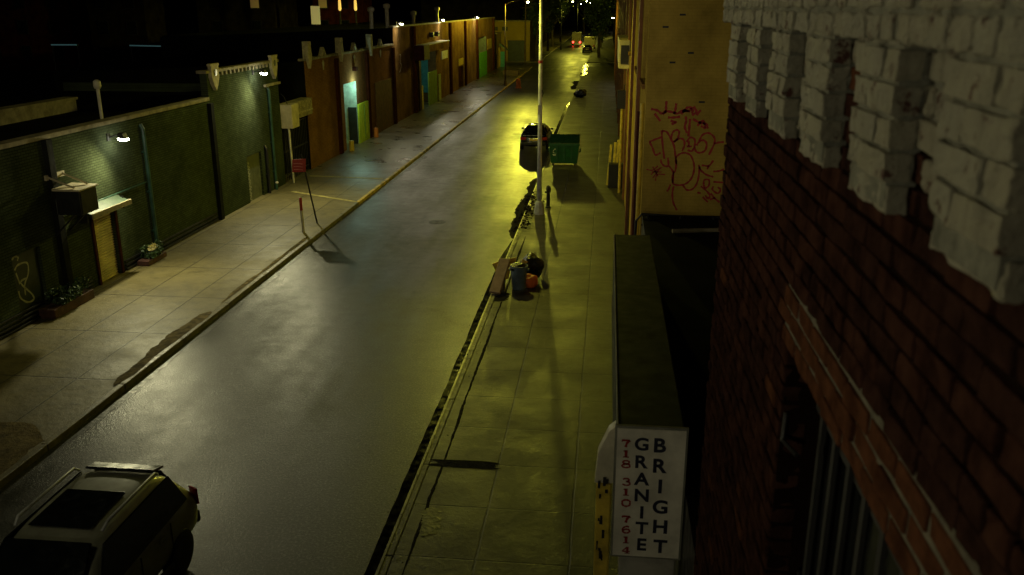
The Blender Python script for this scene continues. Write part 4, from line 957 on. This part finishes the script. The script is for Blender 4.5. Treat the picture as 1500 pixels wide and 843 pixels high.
for k, (x_, ln, lb) in enumerate(((.22, .12, 'leftmost yellow plank leaning on the yellow building'), (.42, .05, 'middle yellow plank leaning on the yellow building'), (.58, .1, 'rightmost yellow plank leaning on the yellow building'))):
    m = MB(); y0 = 43.6; m.hexa([(x_-ln, y0, PAVZ), (x_+.12-ln, y0, PAVZ), (x_+.12-ln, y0+.06, PAVZ), (x_-ln, y0+.06, PAVZ), (x_+.02, y0+.35, 2.1+.12*k), (x_+.14, y0+.35, 2.1+.12*k), (x_+.14, y0+.41, 2.1+.12*k), (x_+.02, y0+.41, 2.1+.12*k)])
    tag(m.build('plank', m_yelpeel, bev=.008), lb, 'plank', 'yellow planks leaning on the wall')
m = MB(); m.box(.2, .9, 42.9, 43.5, PAVZ, 1.3); tag(m.build('utility_box', m_black, bev=.03), 'black utility box on the pavement next to the leaning yellow planks', 'utility box')

# ------------------------------------------------------------------ bins, bags and bits at the kerb
db = T('dumpster', 'green steel dumpster with sloping lids on the pavement behind the parked black car', 'dumpster', (-2.3, 49.6, PAVZ))
x0, x1, y0, y1, z0 = -3.08, -1.42, 48.75, 50.3, PAVZ
m = MB(); m.hexa([(x0+.1, y0+.12, z0+.16), (x1-.1, y0+.12, z0+.16), (x1-.1, y1-.1, z0+.16), (x0+.1, y1-.1, z0+.16), (x0, y0, z0+1.25), (x1, y0, z0+1.25), (x1, y1, z0+1.5), (x0, y1, z0+1.5)]); bo = m.build('body', m_green_bin, db, bev=.02)
m = MB()
for xx in (x0+.42, (x0+x1)/2, x1-.42): m.box(xx-.04, xx+.04, y0-.03, y0+.05, z0+.3, z0+1.15)
m.box(x0-.03, x1+.03, y0-.05, y0-.003, z0+1.15, z0+1.26); m.build('rib', m_green_bin, db)
for s in (0, 1):
    xa = x0-.02+s*(x1-x0+.04)/2; xb = xa+(x1-x0+.04)/2-.015
    m = MB(); m.hexa([(xa, y0-.06, z0+1.27), (xb, y0-.06, z0+1.27), (xb, y1+.03, z0+1.53), (xa, y1+.03, z0+1.53), (xa, y0-.06, z0+1.31), (xb, y0-.06, z0+1.31), (xb, y1+.03, z0+1.58), (xa, y1+.03, z0+1.58)]); m.build('lid', m_lid, db, bev=.012)
for xx in (x0-.07, x1+.01):
    m = MB(); m.box(xx, xx+.06, y0+.35, y1-.35, z0+.75, z0+.95); m.build('lift_sleeve', m_green_bin, db)
for xx in (x0+.22, x1-.22):
    for yy in (y0+.25, y1-.25):
        m = MB(); m.lathe((xx-.03, yy, z0+.08), [(.08, 0), (.08, .06)], 12, 'x'); m.build('caster', m_rubber, db)
gm = MB(); c = Vector((x0+.33, y0-.001, z0+.82))
F = lambda a: y0+(.12*(1-(a-z0-.16)/1.09))-.012
for st in ([(-.10,.02),(0,.15),(.10,.02)], [(-.12,-.02),(-.03,-.09)], [(.12,-.02),(.03,-.09)], [(-.13,-.16),(.13,-.16)], [(-.10,-.21),(.10,-.21)]):
    ribbon(gm, [(c.x+a, F(c.z+b), c.z+b) for a, b in st], .03, (0,-1,0))
gm.build('marking', m_white, db)
tc_ = T('trash_can', 'grey-blue round trash can packed with rubbish at the kerb', 'trash can', (-2.56, 26.35, PAVZ))
m = MB(); m.lathe((-2.56, 26.35, PAVZ), [(.20, 0), (.215, .03), (.26, .70), (.285, .71), (.285, .77), (.262, .77), (.25, .60)], 24); m.build('barrel', m_blue_bin, tc_, smooth=False)
for s in (-1, 1):
    m = MB(); m.box(-2.56+s*.29-.03, -2.56+s*.29+.03, 26.28, 26.42, PAVZ+.6, PAVZ+.66); m.build('handle', m_blue_bin, tc_)
m = MB(); blob(m, (-2.56, 26.35, PAVZ+.68), .23, (1, 1, .6), 3, .25); tag(m.build('trash_bag', m_bag, smooth=True), 'black bag of rubbish stuffed in the mouth of the grey-blue trash can', 'trash bag', 'black trash bags')
m = MB(); blob(m, (-2.26, 27.35, PAVZ+.42), .36, (1, .9, 1.1), 8, .22); tag(m.build('trash_bag', m_bag, smooth=True), 'bulging black trash bag right behind the grey-blue trash can', 'trash bag', 'black trash bags')
m = MB(); blob(m, (-2.22, 26.55, PAVZ+.2), .25, (1, .8, .9), 13, .2); tag(m.build('trash_bag', m_orange_bag, smooth=True), 'orange-red plastic bag beside the grey-blue trash can', 'trash bag')
m = MB(); blob(m, (-2.6, 88.5, PAVZ+.35), .5, (1.3, 1, .8), 21, .25); tag(m.build('trash_bag', m_bag, smooth=True), 'distant heap of black bags on the kerb beyond the parked black car', 'trash bag')
A = at_z(725, 431, .17); B = at_y(740.5, 382, A.y+1.25); sv = Vector((.165, -.05, 0)); up_ = (B-A).cross(sv).normalized()
if up_.z < 0: up_ = -up_
m = MB(); m.hexa([A-sv, A+sv, A+sv+up_*.09, A-sv+up_*.09, B-sv, B+sv, B+sv+up_*.09, B-sv+up_*.09])   # a long flattened carton propped over the kerb
tag(m.build('board', m_board, bev=.008), 'long brown slab of cardboard propped up along the kerb by the trash can', 'board')
m = MB(); m.hexa([A-sv+Vector((.02,.55,-.12)), A+sv+Vector((.05,.55,-.12)), A+sv+Vector((.05,1.0,-.12)), A-sv+Vector((.02,1.0,-.12)), A-sv+Vector((.02,.6,.25)), A+sv+Vector((.05,.6,.25)), A+sv+Vector((.05,1.0,.25)), A-sv+Vector((.02,1.0,.25))])
tag(m.build('cardboard_box', m_wood, bev=.01), 'small brown box propping up the long slab of cardboard at the kerb', 'box')
def sheet(pix, Y, label):
    p = [at_y(x, y, Y+k*.06) for k, (x, y) in enumerate(pix)]; n = Vector((0, .014, .004)); m = MB(); m.hexa(p+[q+n for q in p])
    return tag(m.build('cardboard', m_card), label, 'cardboard')
sheet([(721, 387), (736, 382), (736, 397), (727, 402)], 27.5, 'bent yellow cardboard flap on the road side of the long brown slab')
sheet([(742, 388), (748.5, 387), (745, 409), (738.5, 411)], 26.75, 'upright yellow cardboard strip between the long brown slab and the trash can')
sheet([(742, 381), (756, 377), (755, 385), (744, 390)], 27.3, 'yellow cardboard piece behind the trash can, at the upper end of the long slab')
sheet([(765, 380), (773, 384), (768, 389), (763, 387)], 26.6, 'yellow cardboard scrap poking out of the trash can rim')
structure(ragged([(-3.05, 25.0), (-3.05, 25.9)], PAVZ+.006, .12, .2, 33, 'pavement_stain', m_leafmuck, 40, .8))
ms = T('standpipe', 'dark iron standpipe post on the pavement right beside the grey lamp post', 'standpipe', (-2.42, 38.2, PAVZ))
m = MB(); m.lathe((-2.42, 38.2, PAVZ), [(.13, 0), (.12, .05), (.075, .08), (.075, .66), (.11, .70), (.115, .86), (.08, .96), (.03, 1.0)], 14); m.build('body', m_black, ms)
m = MB(); m.lathe((-2.52, 38.1, PAVZ+.72), [(.05, -.08), (.05, .02)], 10, 'y'); m.build('outlet', m_dark, ms)
m = MB(); r = random.Random(6)
for k in range(260):
    yy = r.uniform(34, 41.5); xx = KR+r.gauss(.08, .2)+(.0 if yy < 39 else -.1); z0 = PAVZ+.02 if xx > KR else .012
    a = r.uniform(0, 6.3); s = r.uniform(.04, .11); m.add([(xx+s*math.cos(a), yy+s*math.sin(a), z0+r.uniform(0, .05)), (xx-s*.6*math.sin(a), yy+s*.6*math.cos(a), z0+r.uniform(0, .09)), (xx-s*math.cos(a), yy-s*math.sin(a), z0+r.uniform(0, .05)), (xx+s*.6*math.sin(a), yy-s*.6*math.cos(a), z0)], [(0,1,2,3)])
for k in range(200):   # and strung out along the near gutter
    yy = r.uniform(10, 34); xx = KR+r.gauss(-.04, .16); z0 = PAVZ+.03 if xx > KR else .012
    a = r.uniform(0, 6.3); s = r.uniform(.01, .026); m.add([(xx+s*math.cos(a), yy+s*math.sin(a), z0+r.uniform(0, .02)), (xx-s*.6*math.sin(a), yy+s*.6*math.cos(a), z0+r.uniform(0, .03)), (xx-s*math.cos(a), yy-s*math.sin(a), z0+r.uniform(0, .02)), (xx+s*.6*math.sin(a), yy-s*.6*math.cos(a), z0)], [(0,1,2,3)])
tag(m.build('leaf_litter', m_leafmuck), 'wet black leaf litter along the near kerb and around the grey lamp post', 'leaf litter', None, 'stuff')

# ------------------------------------------------------------------ red sign on a leaning post, marker post
rs = T('street_sign', 'small red sign on a dark leaning post at the kerb by the alley gateway', 'street sign', (-11.63, 34.2, PAVZ))
m = MB(); m.tube([(-11.63, 34.2, PAVZ), (-12.08, 34.15, 2.95)], .035, 8); m.build('post', m_dark, rs)
a, b, c, d = [at_y(*q, 34.08) for q in ((428, 253), (447.5, 252), (447.5, 233), (428, 234))]
m = MB(); m.hexa([a, b, b+Vector((0,.02,0)), a+Vector((0,.02,0)), d, c, c+Vector((0,.02,0)), d+Vector((0,.02,0))]); pa_ = m.build('panel', m_red, rs)
m = MB()
for k in range(3): ribbon(m, [(a.x+.08, 34.08, a.z+.12+k*.12), (a.x+.25, 34.08, a.z+.13+k*.12), (b.x-.1, 34.08, a.z+.11+k*.12)], .022, (0,-1,0))
m.build('lettering', M('pale_red_marks', (.72, .30, .24), .5), pa_)
mp_ = T('marker_post', 'white marker post with a red top on the pavement beside the leaning sign post', 'marker post', (-11.72, 32.75, PAVZ))
m = MB(); m.tube([(-11.72, 32.75, PAVZ), (-11.74, 32.75, 1.0)], .055, 10); m.build('shaft', m_whitepaint, mp_)
m = MB(); m.tube([(-11.74, 32.75, 1.0), (-11.75, 32.75, 1.5)], .056, 10); m.build('top', m_red, mp_)
m = MB(); m.lathe((-15.55, 40.3, PAVZ+.45), [(.05, -.05), (.08, 0), (.05, .05)], 10); tag(m.build('pipe_fitting', m_whitepaint), 'tiny pale pipe cap low on the green wall beside the alley gateway', 'pipe cap')

# ------------------------------------------------------------------ vehicles
def vehicle(name, label, cat, loc, length, width, st, paint, flip=False, rails=False, lit=False, plate=True, sunroof=False, group=None, wheel_r=.33, wheels=(.17, .80), tail=m_tail_off):
    """st: stations (t along length from the tail, sill z, belt z, roof z, half-width factor, roof half-width factor)"""
    t = T(name, label, cat, (0, 0, 0), group)
    hw = width/2; sec = []
    for (u, zs, zb, zr, f, fr) in st:
        y = u*length
        sec.append([Vector((hw*f*.90, y, zs)), Vector((hw*f*.99, y, zs+(zb-zs)*.35)), Vector((hw*f, y, zs+(zb-zs)*.72)), Vector((hw*f*.95, y, zb)), Vector((hw*fr, y, zb+(zr-zb)*.9)), Vector((hw*fr*.8, y, zr)), Vector((0, y, zr+.012))])
    mb = MB(); n = 7; full = []
    for s in sec: full.append(s+[Vector((-p.x, p.y, p.z)) for p in s[-2::-1]])
    N = len(full[0]); vs = [p for s in full for p in s]; fs = []
    for i in range(len(full)-1):
        for k in range(N-1): fs.append((i*N+k, i*N+k+1, (i+1)*N+k+1, (i+1)*N+k))
        fs.append((i*N+N-1, i*N, (i+1)*N, (i+1)*N+N-1))
    fs.append(tuple(range(N))); fs.append(tuple((len(full)-1)*N+k for k in range(N)))
    mb.add(vs, fs); body = mb.build('body', paint, t, smooth=True, sub=2)
    def pt(u, k, w):   # point on the loft
        for i in range(len(st)-1):
            if st[i][0] <= u <= st[i+1][0]:
                q = (u-st[i][0])/(st[i+1][0]-st[i][0]); return (sec[i][k].lerp(sec[i+1][k], q))
    return t, body, sec, pt
def finish(t, length, width, parts, wheel_r, wheels, rot, loc):
    for u in wheels:
        for s in (-1, 1):
            w = MB(); w.lathe((s*(width/2-.20), u*length, wheel_r), [(wheel_r*.72, -.0), (wheel_r*.98, .01), (wheel_r, .05), (wheel_r, .17), (wheel_r*.98, .21), (wheel_r*.72, .22)] if s > 0 else [(wheel_r*.72, 0), (wheel_r*.98, -.01), (wheel_r, -.05), (wheel_r, -.17), (wheel_r*.98, -.21), (wheel_r*.72, -.22)], 24, 'x'); wo = w.build('wheel', m_rubber, t)
            w = MB(); w.lathe((s*(width/2+.005), u*length, wheel_r), [(wheel_r*.66, -.03*s), (wheel_r*.66, .015*s), (wheel_r*.2, .005*s)], 16, 'x'); w.build('rim', m_rim, wo)
    t.location = loc; t.rotation_euler = (0, 0, rot)
def sedan(loc, rot, paint, label, lit):
    L, W = 4.55, 1.80
    st = [(0., .38, .78, .80, .80, .60), (.02, .26, .94, .97, .95, .72), (.13, .22, 1.0, 1.03, 1., .74), (.17, .22, 1.0, 1.06, 1., .72), (.30, .22, .98, 1.40, 1., .60), (.42, .22, .97, 1.45, 1., .62), (.55, .22, .96, 1.42, 1., .61), (.70, .22, .95, 1.0, 1., .74), (.74, .22, .95, .98, 1., .76), (.93, .24, .80, .83, .97, .76), (.985, .28, .66, .68, .86, .66), (1., .34, .58, .6, .74, .55)]
    t, body, sec, pt = vehicle('parked_car', label, 'car', loc, L, W, st, paint)
    hw = W/2
    g = MB(); g.hexa([(-.60, .78, 1.06), (.60, .78, 1.06), (.52, 1.34, 1.38), (-.52, 1.34, 1.38), (-.60, .76, 1.085), (.60, .76, 1.085), (.52, 1.32, 1.41), (-.52, 1.32, 1.41)]); g.build('rear_window', m_glass, t)
    g = MB(); g.hexa([(-.62, 3.18, 1.02), (.62, 3.18, 1.02), (.54, 2.55, 1.39), (-.54, 2.55, 1.39), (-.62, 3.20, 1.045), (.62, 3.20, 1.045), (.54, 2.57, 1.42), (-.54, 2.57, 1.42)]); g.build('windscreen', m_glass, t)
    for s in (-1, 1):
        g = MB(); g.hexa([(s*.835, .95, 1.02), (s*.84, 3.0, 1.0), (s*.62, 2.5, 1.34), (s*.62, 1.4, 1.34), (s*.86, .95, 1.02), (s*.865, 3.0, 1.0), (s*.645, 2.5, 1.34), (s*.645, 1.4, 1.34)]); g.build('side_window', m_glass, t)
        g = MB(); g.hexa([(s*.50, .0, .70), (s*.82, .06, .70), (s*.82, .12, .88), (s*.48, .06, .88), (s*.50, -.035, .70), (s*.84, .02, .70), (s*.84, .08, .88), (s*.48, -.0, .88)]); g.build('tail_light', m_tail_off, t, bev=.015)
        g = MB(); g.box(min(s*.88, s*1.03), max(s*.88, s*1.03), 2.85, 2.95, .98, 1.10); g.build('mirror', paint, t, bev=.03)
    g = MB(); g.box(-.26, .26, -.03, -.012, .66, .78); g.build('number_plate', m_card, t)
    g = MB(); g.box(-.78, .78, -.04, .05, .38, .56); g.build('bumper', m_dark, t, bev=.04)
    g = MB(); g.box(-.66, .66, .03, .07, .965, .985); g.build('boot_trim', m_rim, t)
    finish(t, L, W, None, .32, (.19, .80), rot, loc); return t
sedan((-4.42, 54.75, 0), 0, m_car_black, 'black sedan parked at the kerb beside the green dumpster, red tail lights showing', True)
def suv():
    L, W = 4.5, 1.86
    st = [(0., .42, .86, .9, .86, .66), (.02, .30, 1.02, 1.08, .97, .72), (.06, .26, 1.05, 1.35, 1., .70), (.13, .25, 1.05, 1.66, 1., .70), (.22, .25, 1.05, 1.70, 1., .72), (.45, .25, 1.03, 1.71, 1., .72), (.55, .25, 1.02, 1.66, 1., .71), (.70, .25, 1.01, 1.08, 1., .80), (.75, .25, 1.0, 1.03, 1., .80), (.94, .28, .90, .93, .97, .78), (.985, .32, .76, .78, .88, .68), (1., .4, .66, .68, .78, .58)]
    t, body, sec, pt = vehicle('passing_car', 'grey SUV with roof rails and dark glass roof driving close below, cut by the frame', 'car', (0,0,0), L, W, st, m_car_grey)
    g = MB(); g.hexa([(-.62, .20, 1.12), (.62, .20, 1.12), (.56, .50, 1.58), (-.56, .50, 1.58), (-.62, .175, 1.13), (.62, .175, 1.13), (.56, .475, 1.6), (-.56, .475, 1.6)]); g.build('rear_window', m_glass, t)
    g = MB(); g.hexa([(-.70, 3.16, 1.09), (.70, 3.16, 1.09), (.60, 2.52, 1.63), (-.60, 2.52, 1.63), (-.70, 3.19, 1.11), (.70, 3.19, 1.11), (.60, 2.55, 1.66), (-.60, 2.55, 1.66)]); g.build('windscreen', m_glass, t)
    g = MB(); g.hexa([(-.46, 1.35, 1.705), (.46, 1.35, 1.705), (.46, 2.3, 1.70), (-.46, 2.3, 1.70), (-.46, 1.35, 1.732), (.46, 1.35, 1.732), (.46, 2.3, 1.722), (-.46, 2.3, 1.722)]); g.build('glass_roof', m_glass, t, bev=.01)
    for s in (-1, 1):
        g = MB(); g.hexa([(s*.885, .45, 1.10), (s*.885, 2.95, 1.07), (s*.70, 2.45, 1.58), (s*.70, .6, 1.58), (s*.915, .45, 1.10), (s*.915, 2.95, 1.07), (s*.73, 2.45, 1.58), (s*.73, .6, 1.58)]); sw = g.build('side_window', m_glass, t)
        g = MB(); g.tube([(s*.64, .75, 1.69), (s*.66, .85, 1.77), (s*.66, 2.2, 1.78), (s*.64, 2.32, 1.70)], .022, 8); g.build('roof_rail', m_pole, t, smooth=True)
        g = MB(); g.hexa([(s*.72, -.01, .80), (s*.90, .14, .80), (s*.90, .16, 1.1), (s*.74, .06, 1.1), (s*.74, -.04, .80), (s*.93, .10, .80), (s*.93, .12, 1.1), (s*.76, .02, 1.1)]); g.build('tail_light', m_tail_off, t, bev=.015)
        g = MB(); g.box(min(s*.93, s*1.1), max(s*.93, s*1.1), 2.75, 2.88, 1.05, 1.22); g.build('mirror', m_car_grey, t, bev=.03)
        for u in (1.25, 2.1):
            g = MB(); g.box(min(s*.93, s*.955), max(s*.93, s*.955), u, u+.2, .93, .96); g.build('door_handle', m_rim, t)
    for s in (-1, 1):
        for u in (1.05, 1.95, 2.9):
            g = MB(); g.box(min(s*.915, s*.934), max(s*.915, s*.934), u, u+.012, .45, 1.04); g.build('door_seam', m_black, t)
        g = MB(); g.box(min(s*.90, s*.945), max(s*.90, s*.945), .5, 3.3, .30, .42); g.build('sill_trim', m_dark, t, bev=.01)
    g = MB(); g.tube([(0, .16, 1.14), (.28, .30, 1.34)], .012, 6); g.build('wiper', m_black, t)
    g = MB(); g.hexa([(-.58, .44, 1.63), (.58, .44, 1.63), (.56, .72, 1.70), (-.56, .72, 1.70), (-.58, .42, 1.665), (.58, .42, 1.665), (.56, .70, 1.735), (-.56, .70, 1.735)]); g.build('spoiler', m_car_black, t, bev=.01)
    g = MB(); g.box(-.85, .85, -.05, .06, .40, .62); g.build('bumper', m_dark, t, bev=.04)
    finish(t, L, W, None, .36, (.18, .80), PI, (-7.38, 12.25, 0)); return t
suv()
# distant traffic
def box_van(loc, label, paint, lit, h=2.9, w=2.2, L=5.2, name='delivery_truck'):
    x, y, z = loc; t = T(name, label, 'truck', loc)
    m = MB(); m.box(x-w/2, x+w/2, y, y+L*.68, .55, h); m.build('cargo_box', paint, t, bev=.06)
    m = MB(); m.prism([(y+L*.69, .5), (y+L, .5), (y+L, 1.3), (y+L*.9, 2.1), (y+L*.69, 2.1)], 'x', x-w*.45, x+w*.45); m.build('cab', paint, t, bev=.05)
    m = MB(); m.box(x-w/2+.15, x+w/2-.15, y-.02, y-.003, .8, h-.25); m.build('rear_door', m_cream, t)
    for s in (-1, 1):
        g = MB(); g.box(x+s*(w/2-.3)-.16, x+s*(w/2-.3)+.16, y-.06, y-.022, .58, .9); g.build('tail_light', m_tail if lit else m_tail_off, t)
        for u in (.2, .82):
            g = MB(); g.lathe((x+s*(w/2-.12), y+L*u, .42), [(.3, -.1), (.42, -.09), (.42, .09), (.3, .1)], 16, 'x'); g.build('wheel', m_rubber, t)
    return t
box_van((-7.35, 212, 0), 'far box truck with two glowing red tail lights driving away beyond the junction', M('pale_truck_paint', (.5, .45, .38), .5), True)
box_van((-3.9, 192, 0), 'beige van parked beyond the junction behind a dark car', m_car_beige, False, 2.5, 2.3, 5.0, 'parked_van')
sedan((-4.1, 178, 0), 0, m_car_black, 'dark car parked beyond the junction in front of the beige van', False)

# ------------------------------------------------------------------ far end of the street: trees, dark block, lamps
def tree(x, y, h, seed, label, cr=1.):
    t = T('tree', label, 'tree', (x, y, 0), 'trees beyond the junction'); r = random.Random(seed)
    m = MB(); m.tube([(x, y, 0), (x+r.uniform(-.2,.2), y, h*.3), (x+r.uniform(-.4,.4), y, h*.62)], [.28, .2, .09], 8)
    for k in range(5):
        a = r.uniform(0, 6.3); z = h*r.uniform(.3, .5); m.tube([(x, y, z), (x+math.cos(a)*h*.14, y+math.sin(a)*h*.14, z+h*.14), (x+math.cos(a)*h*.24, y+math.sin(a)*h*.24, z+h*.32)], [.11, .07, .03], 6)
    m.build('trunk', m_bark, t)
    l = MB(); leaves(l, (x, y, h*.66), (h*.30*cr, h*.30*cr, h*.34), 1500, .26, seed, 16); l.build('crown', m_leaf, t)
for k, (x, y, h, lb) in enumerate(((-11.9, 152, 10, 'tree at the near left corner beyond the junction, beside the yellow corner building'), (-12.2, 166, 11, 'second street tree along the far left pavement'), (-12, 182, 12, 'third street tree along the far left pavement'), (-12.3, 203, 12, 'fourth street tree along the far left pavement'), (-12, 230, 13, 'farthest street tree along the far left pavement'),
        (-1.6, 160, 9.5, 'tree at the near right corner beyond the junction'), (-1.9, 176, 11, 'second street tree along the far right pavement'), (-1.7, 200, 12, 'third street tree along the far right pavement'), (-1.6, 226, 13, 'farthest street tree along the far right pavement'), (-8, 300, 16, 'tall tree closing the far end of the street'))):
    tree(x, y, h, 40+k, lb)
def block(x0, x1, y0, y1, h, label):
    t = T('dark_block', label, 'building', ((x0+x1)/2, y0, 0))
    w = MB(); w.box(x0, x1, y0, y1, 0, h); w.build('wall', m_far_b, t)
    r = MB(); r.box(x0-.1, x1+.1, y0-.1, y1+.1, h+.003, h+.3); r.build('roof', m_tar_shade, t)
    for k in range(6):
        y = y0+3+k*(y1-y0-6)/6; xx = x0-.03 if x0 > -5 else x1+.003
        m = MB(); m.box(xx, xx+.027, y, y+1.6, 2, 4); m.build('window', m_glass, t)
block(1.2, 14, 150, 260, 11, 'dark building along the right pavement beyond the junction')
block(-34, -16, 165, 270, 11, 'dark building along the left pavement beyond the junction')
block(-60, 40, 420, 440, 22, 'black building mass closing the very end of the street')
far = [(839, 3, 190, 'first'), (851, 6.5, 330, 'a'), (859.5, 2.5, 240, 'b'), (864.5, 5, 300, 'c'), (877, 4.5, 260, 'd'), (900, 7, 330, 'e'), (905, 5.5, 270, 'f')]
lbs = ['lit far street lamp over the left lane, leftmost of the row of lights', 'faint far street lamp, second from the left of the row of lights', 'brighter left one of the close pair of far street lamps', 'right one of the close pair of far street lamps', 'far street lamp standing alone right of the close pair', 'left lamp of the last pair of far street lamps', 'right lamp of the last pair of far street lamps']
for (px, py, Y, _), lb in zip(far, lbs):
    p = at_y(px, py, Y); side = 1 if p.x < -5 else -1
    hx = p.x
    street_lamp((hx-side*2.28, Y, 0), side, 1.9, p.z+.12, lb, power=P_FAR*900 if Y in (190, 240, 270) else 0, flare=.18, pole_m=m_dark)
wt = wall_light(112, 7.35, 'white lamp on the street face near the far end of the yellow building', x=.40, out=.02, power=60)

# ------------------------------------------------------------------ sky, camera, output
W = bpy.data.worlds.new('World'); S.world = W; W.use_nodes = True; nt = W.node_tree
sk = nd(nt, 'ShaderNodeTexSky', sky_type='NISHITA'); sk.sun_disc = False; sk.sun_elevation = math.radians(-4); sk.sun_rotation = math.radians(200)
bg = nt.nodes['Background']; bg.inputs['Strength'].default_value = .02; lk(nt, sk.outputs[0], bg.inputs['Color'])
cam = bpy.data.cameras.new('Camera'); co = bpy.data.objects.new('Camera', cam); COL.objects.link(co); S.camera = co
cam.sensor_width = 36; cam.lens = 36*FP/1500; cam.clip_end = 3000; cam.clip_start = .05
cam.dof.use_dof = True; cam.dof.focus_distance = 40; cam.dof.aperture_fstop = 3.6
co.location = (0, 0, H); co.rotation_euler = (PI/2-PITCH, 0, YAW)
S.view_settings.view_transform = 'Standard'; S.view_settings.look = 'None'; S.view_settings.exposure = 0; S.view_settings.gamma = 1
S.cycles.use_denoising = True
S.cycles.max_bounces = 6
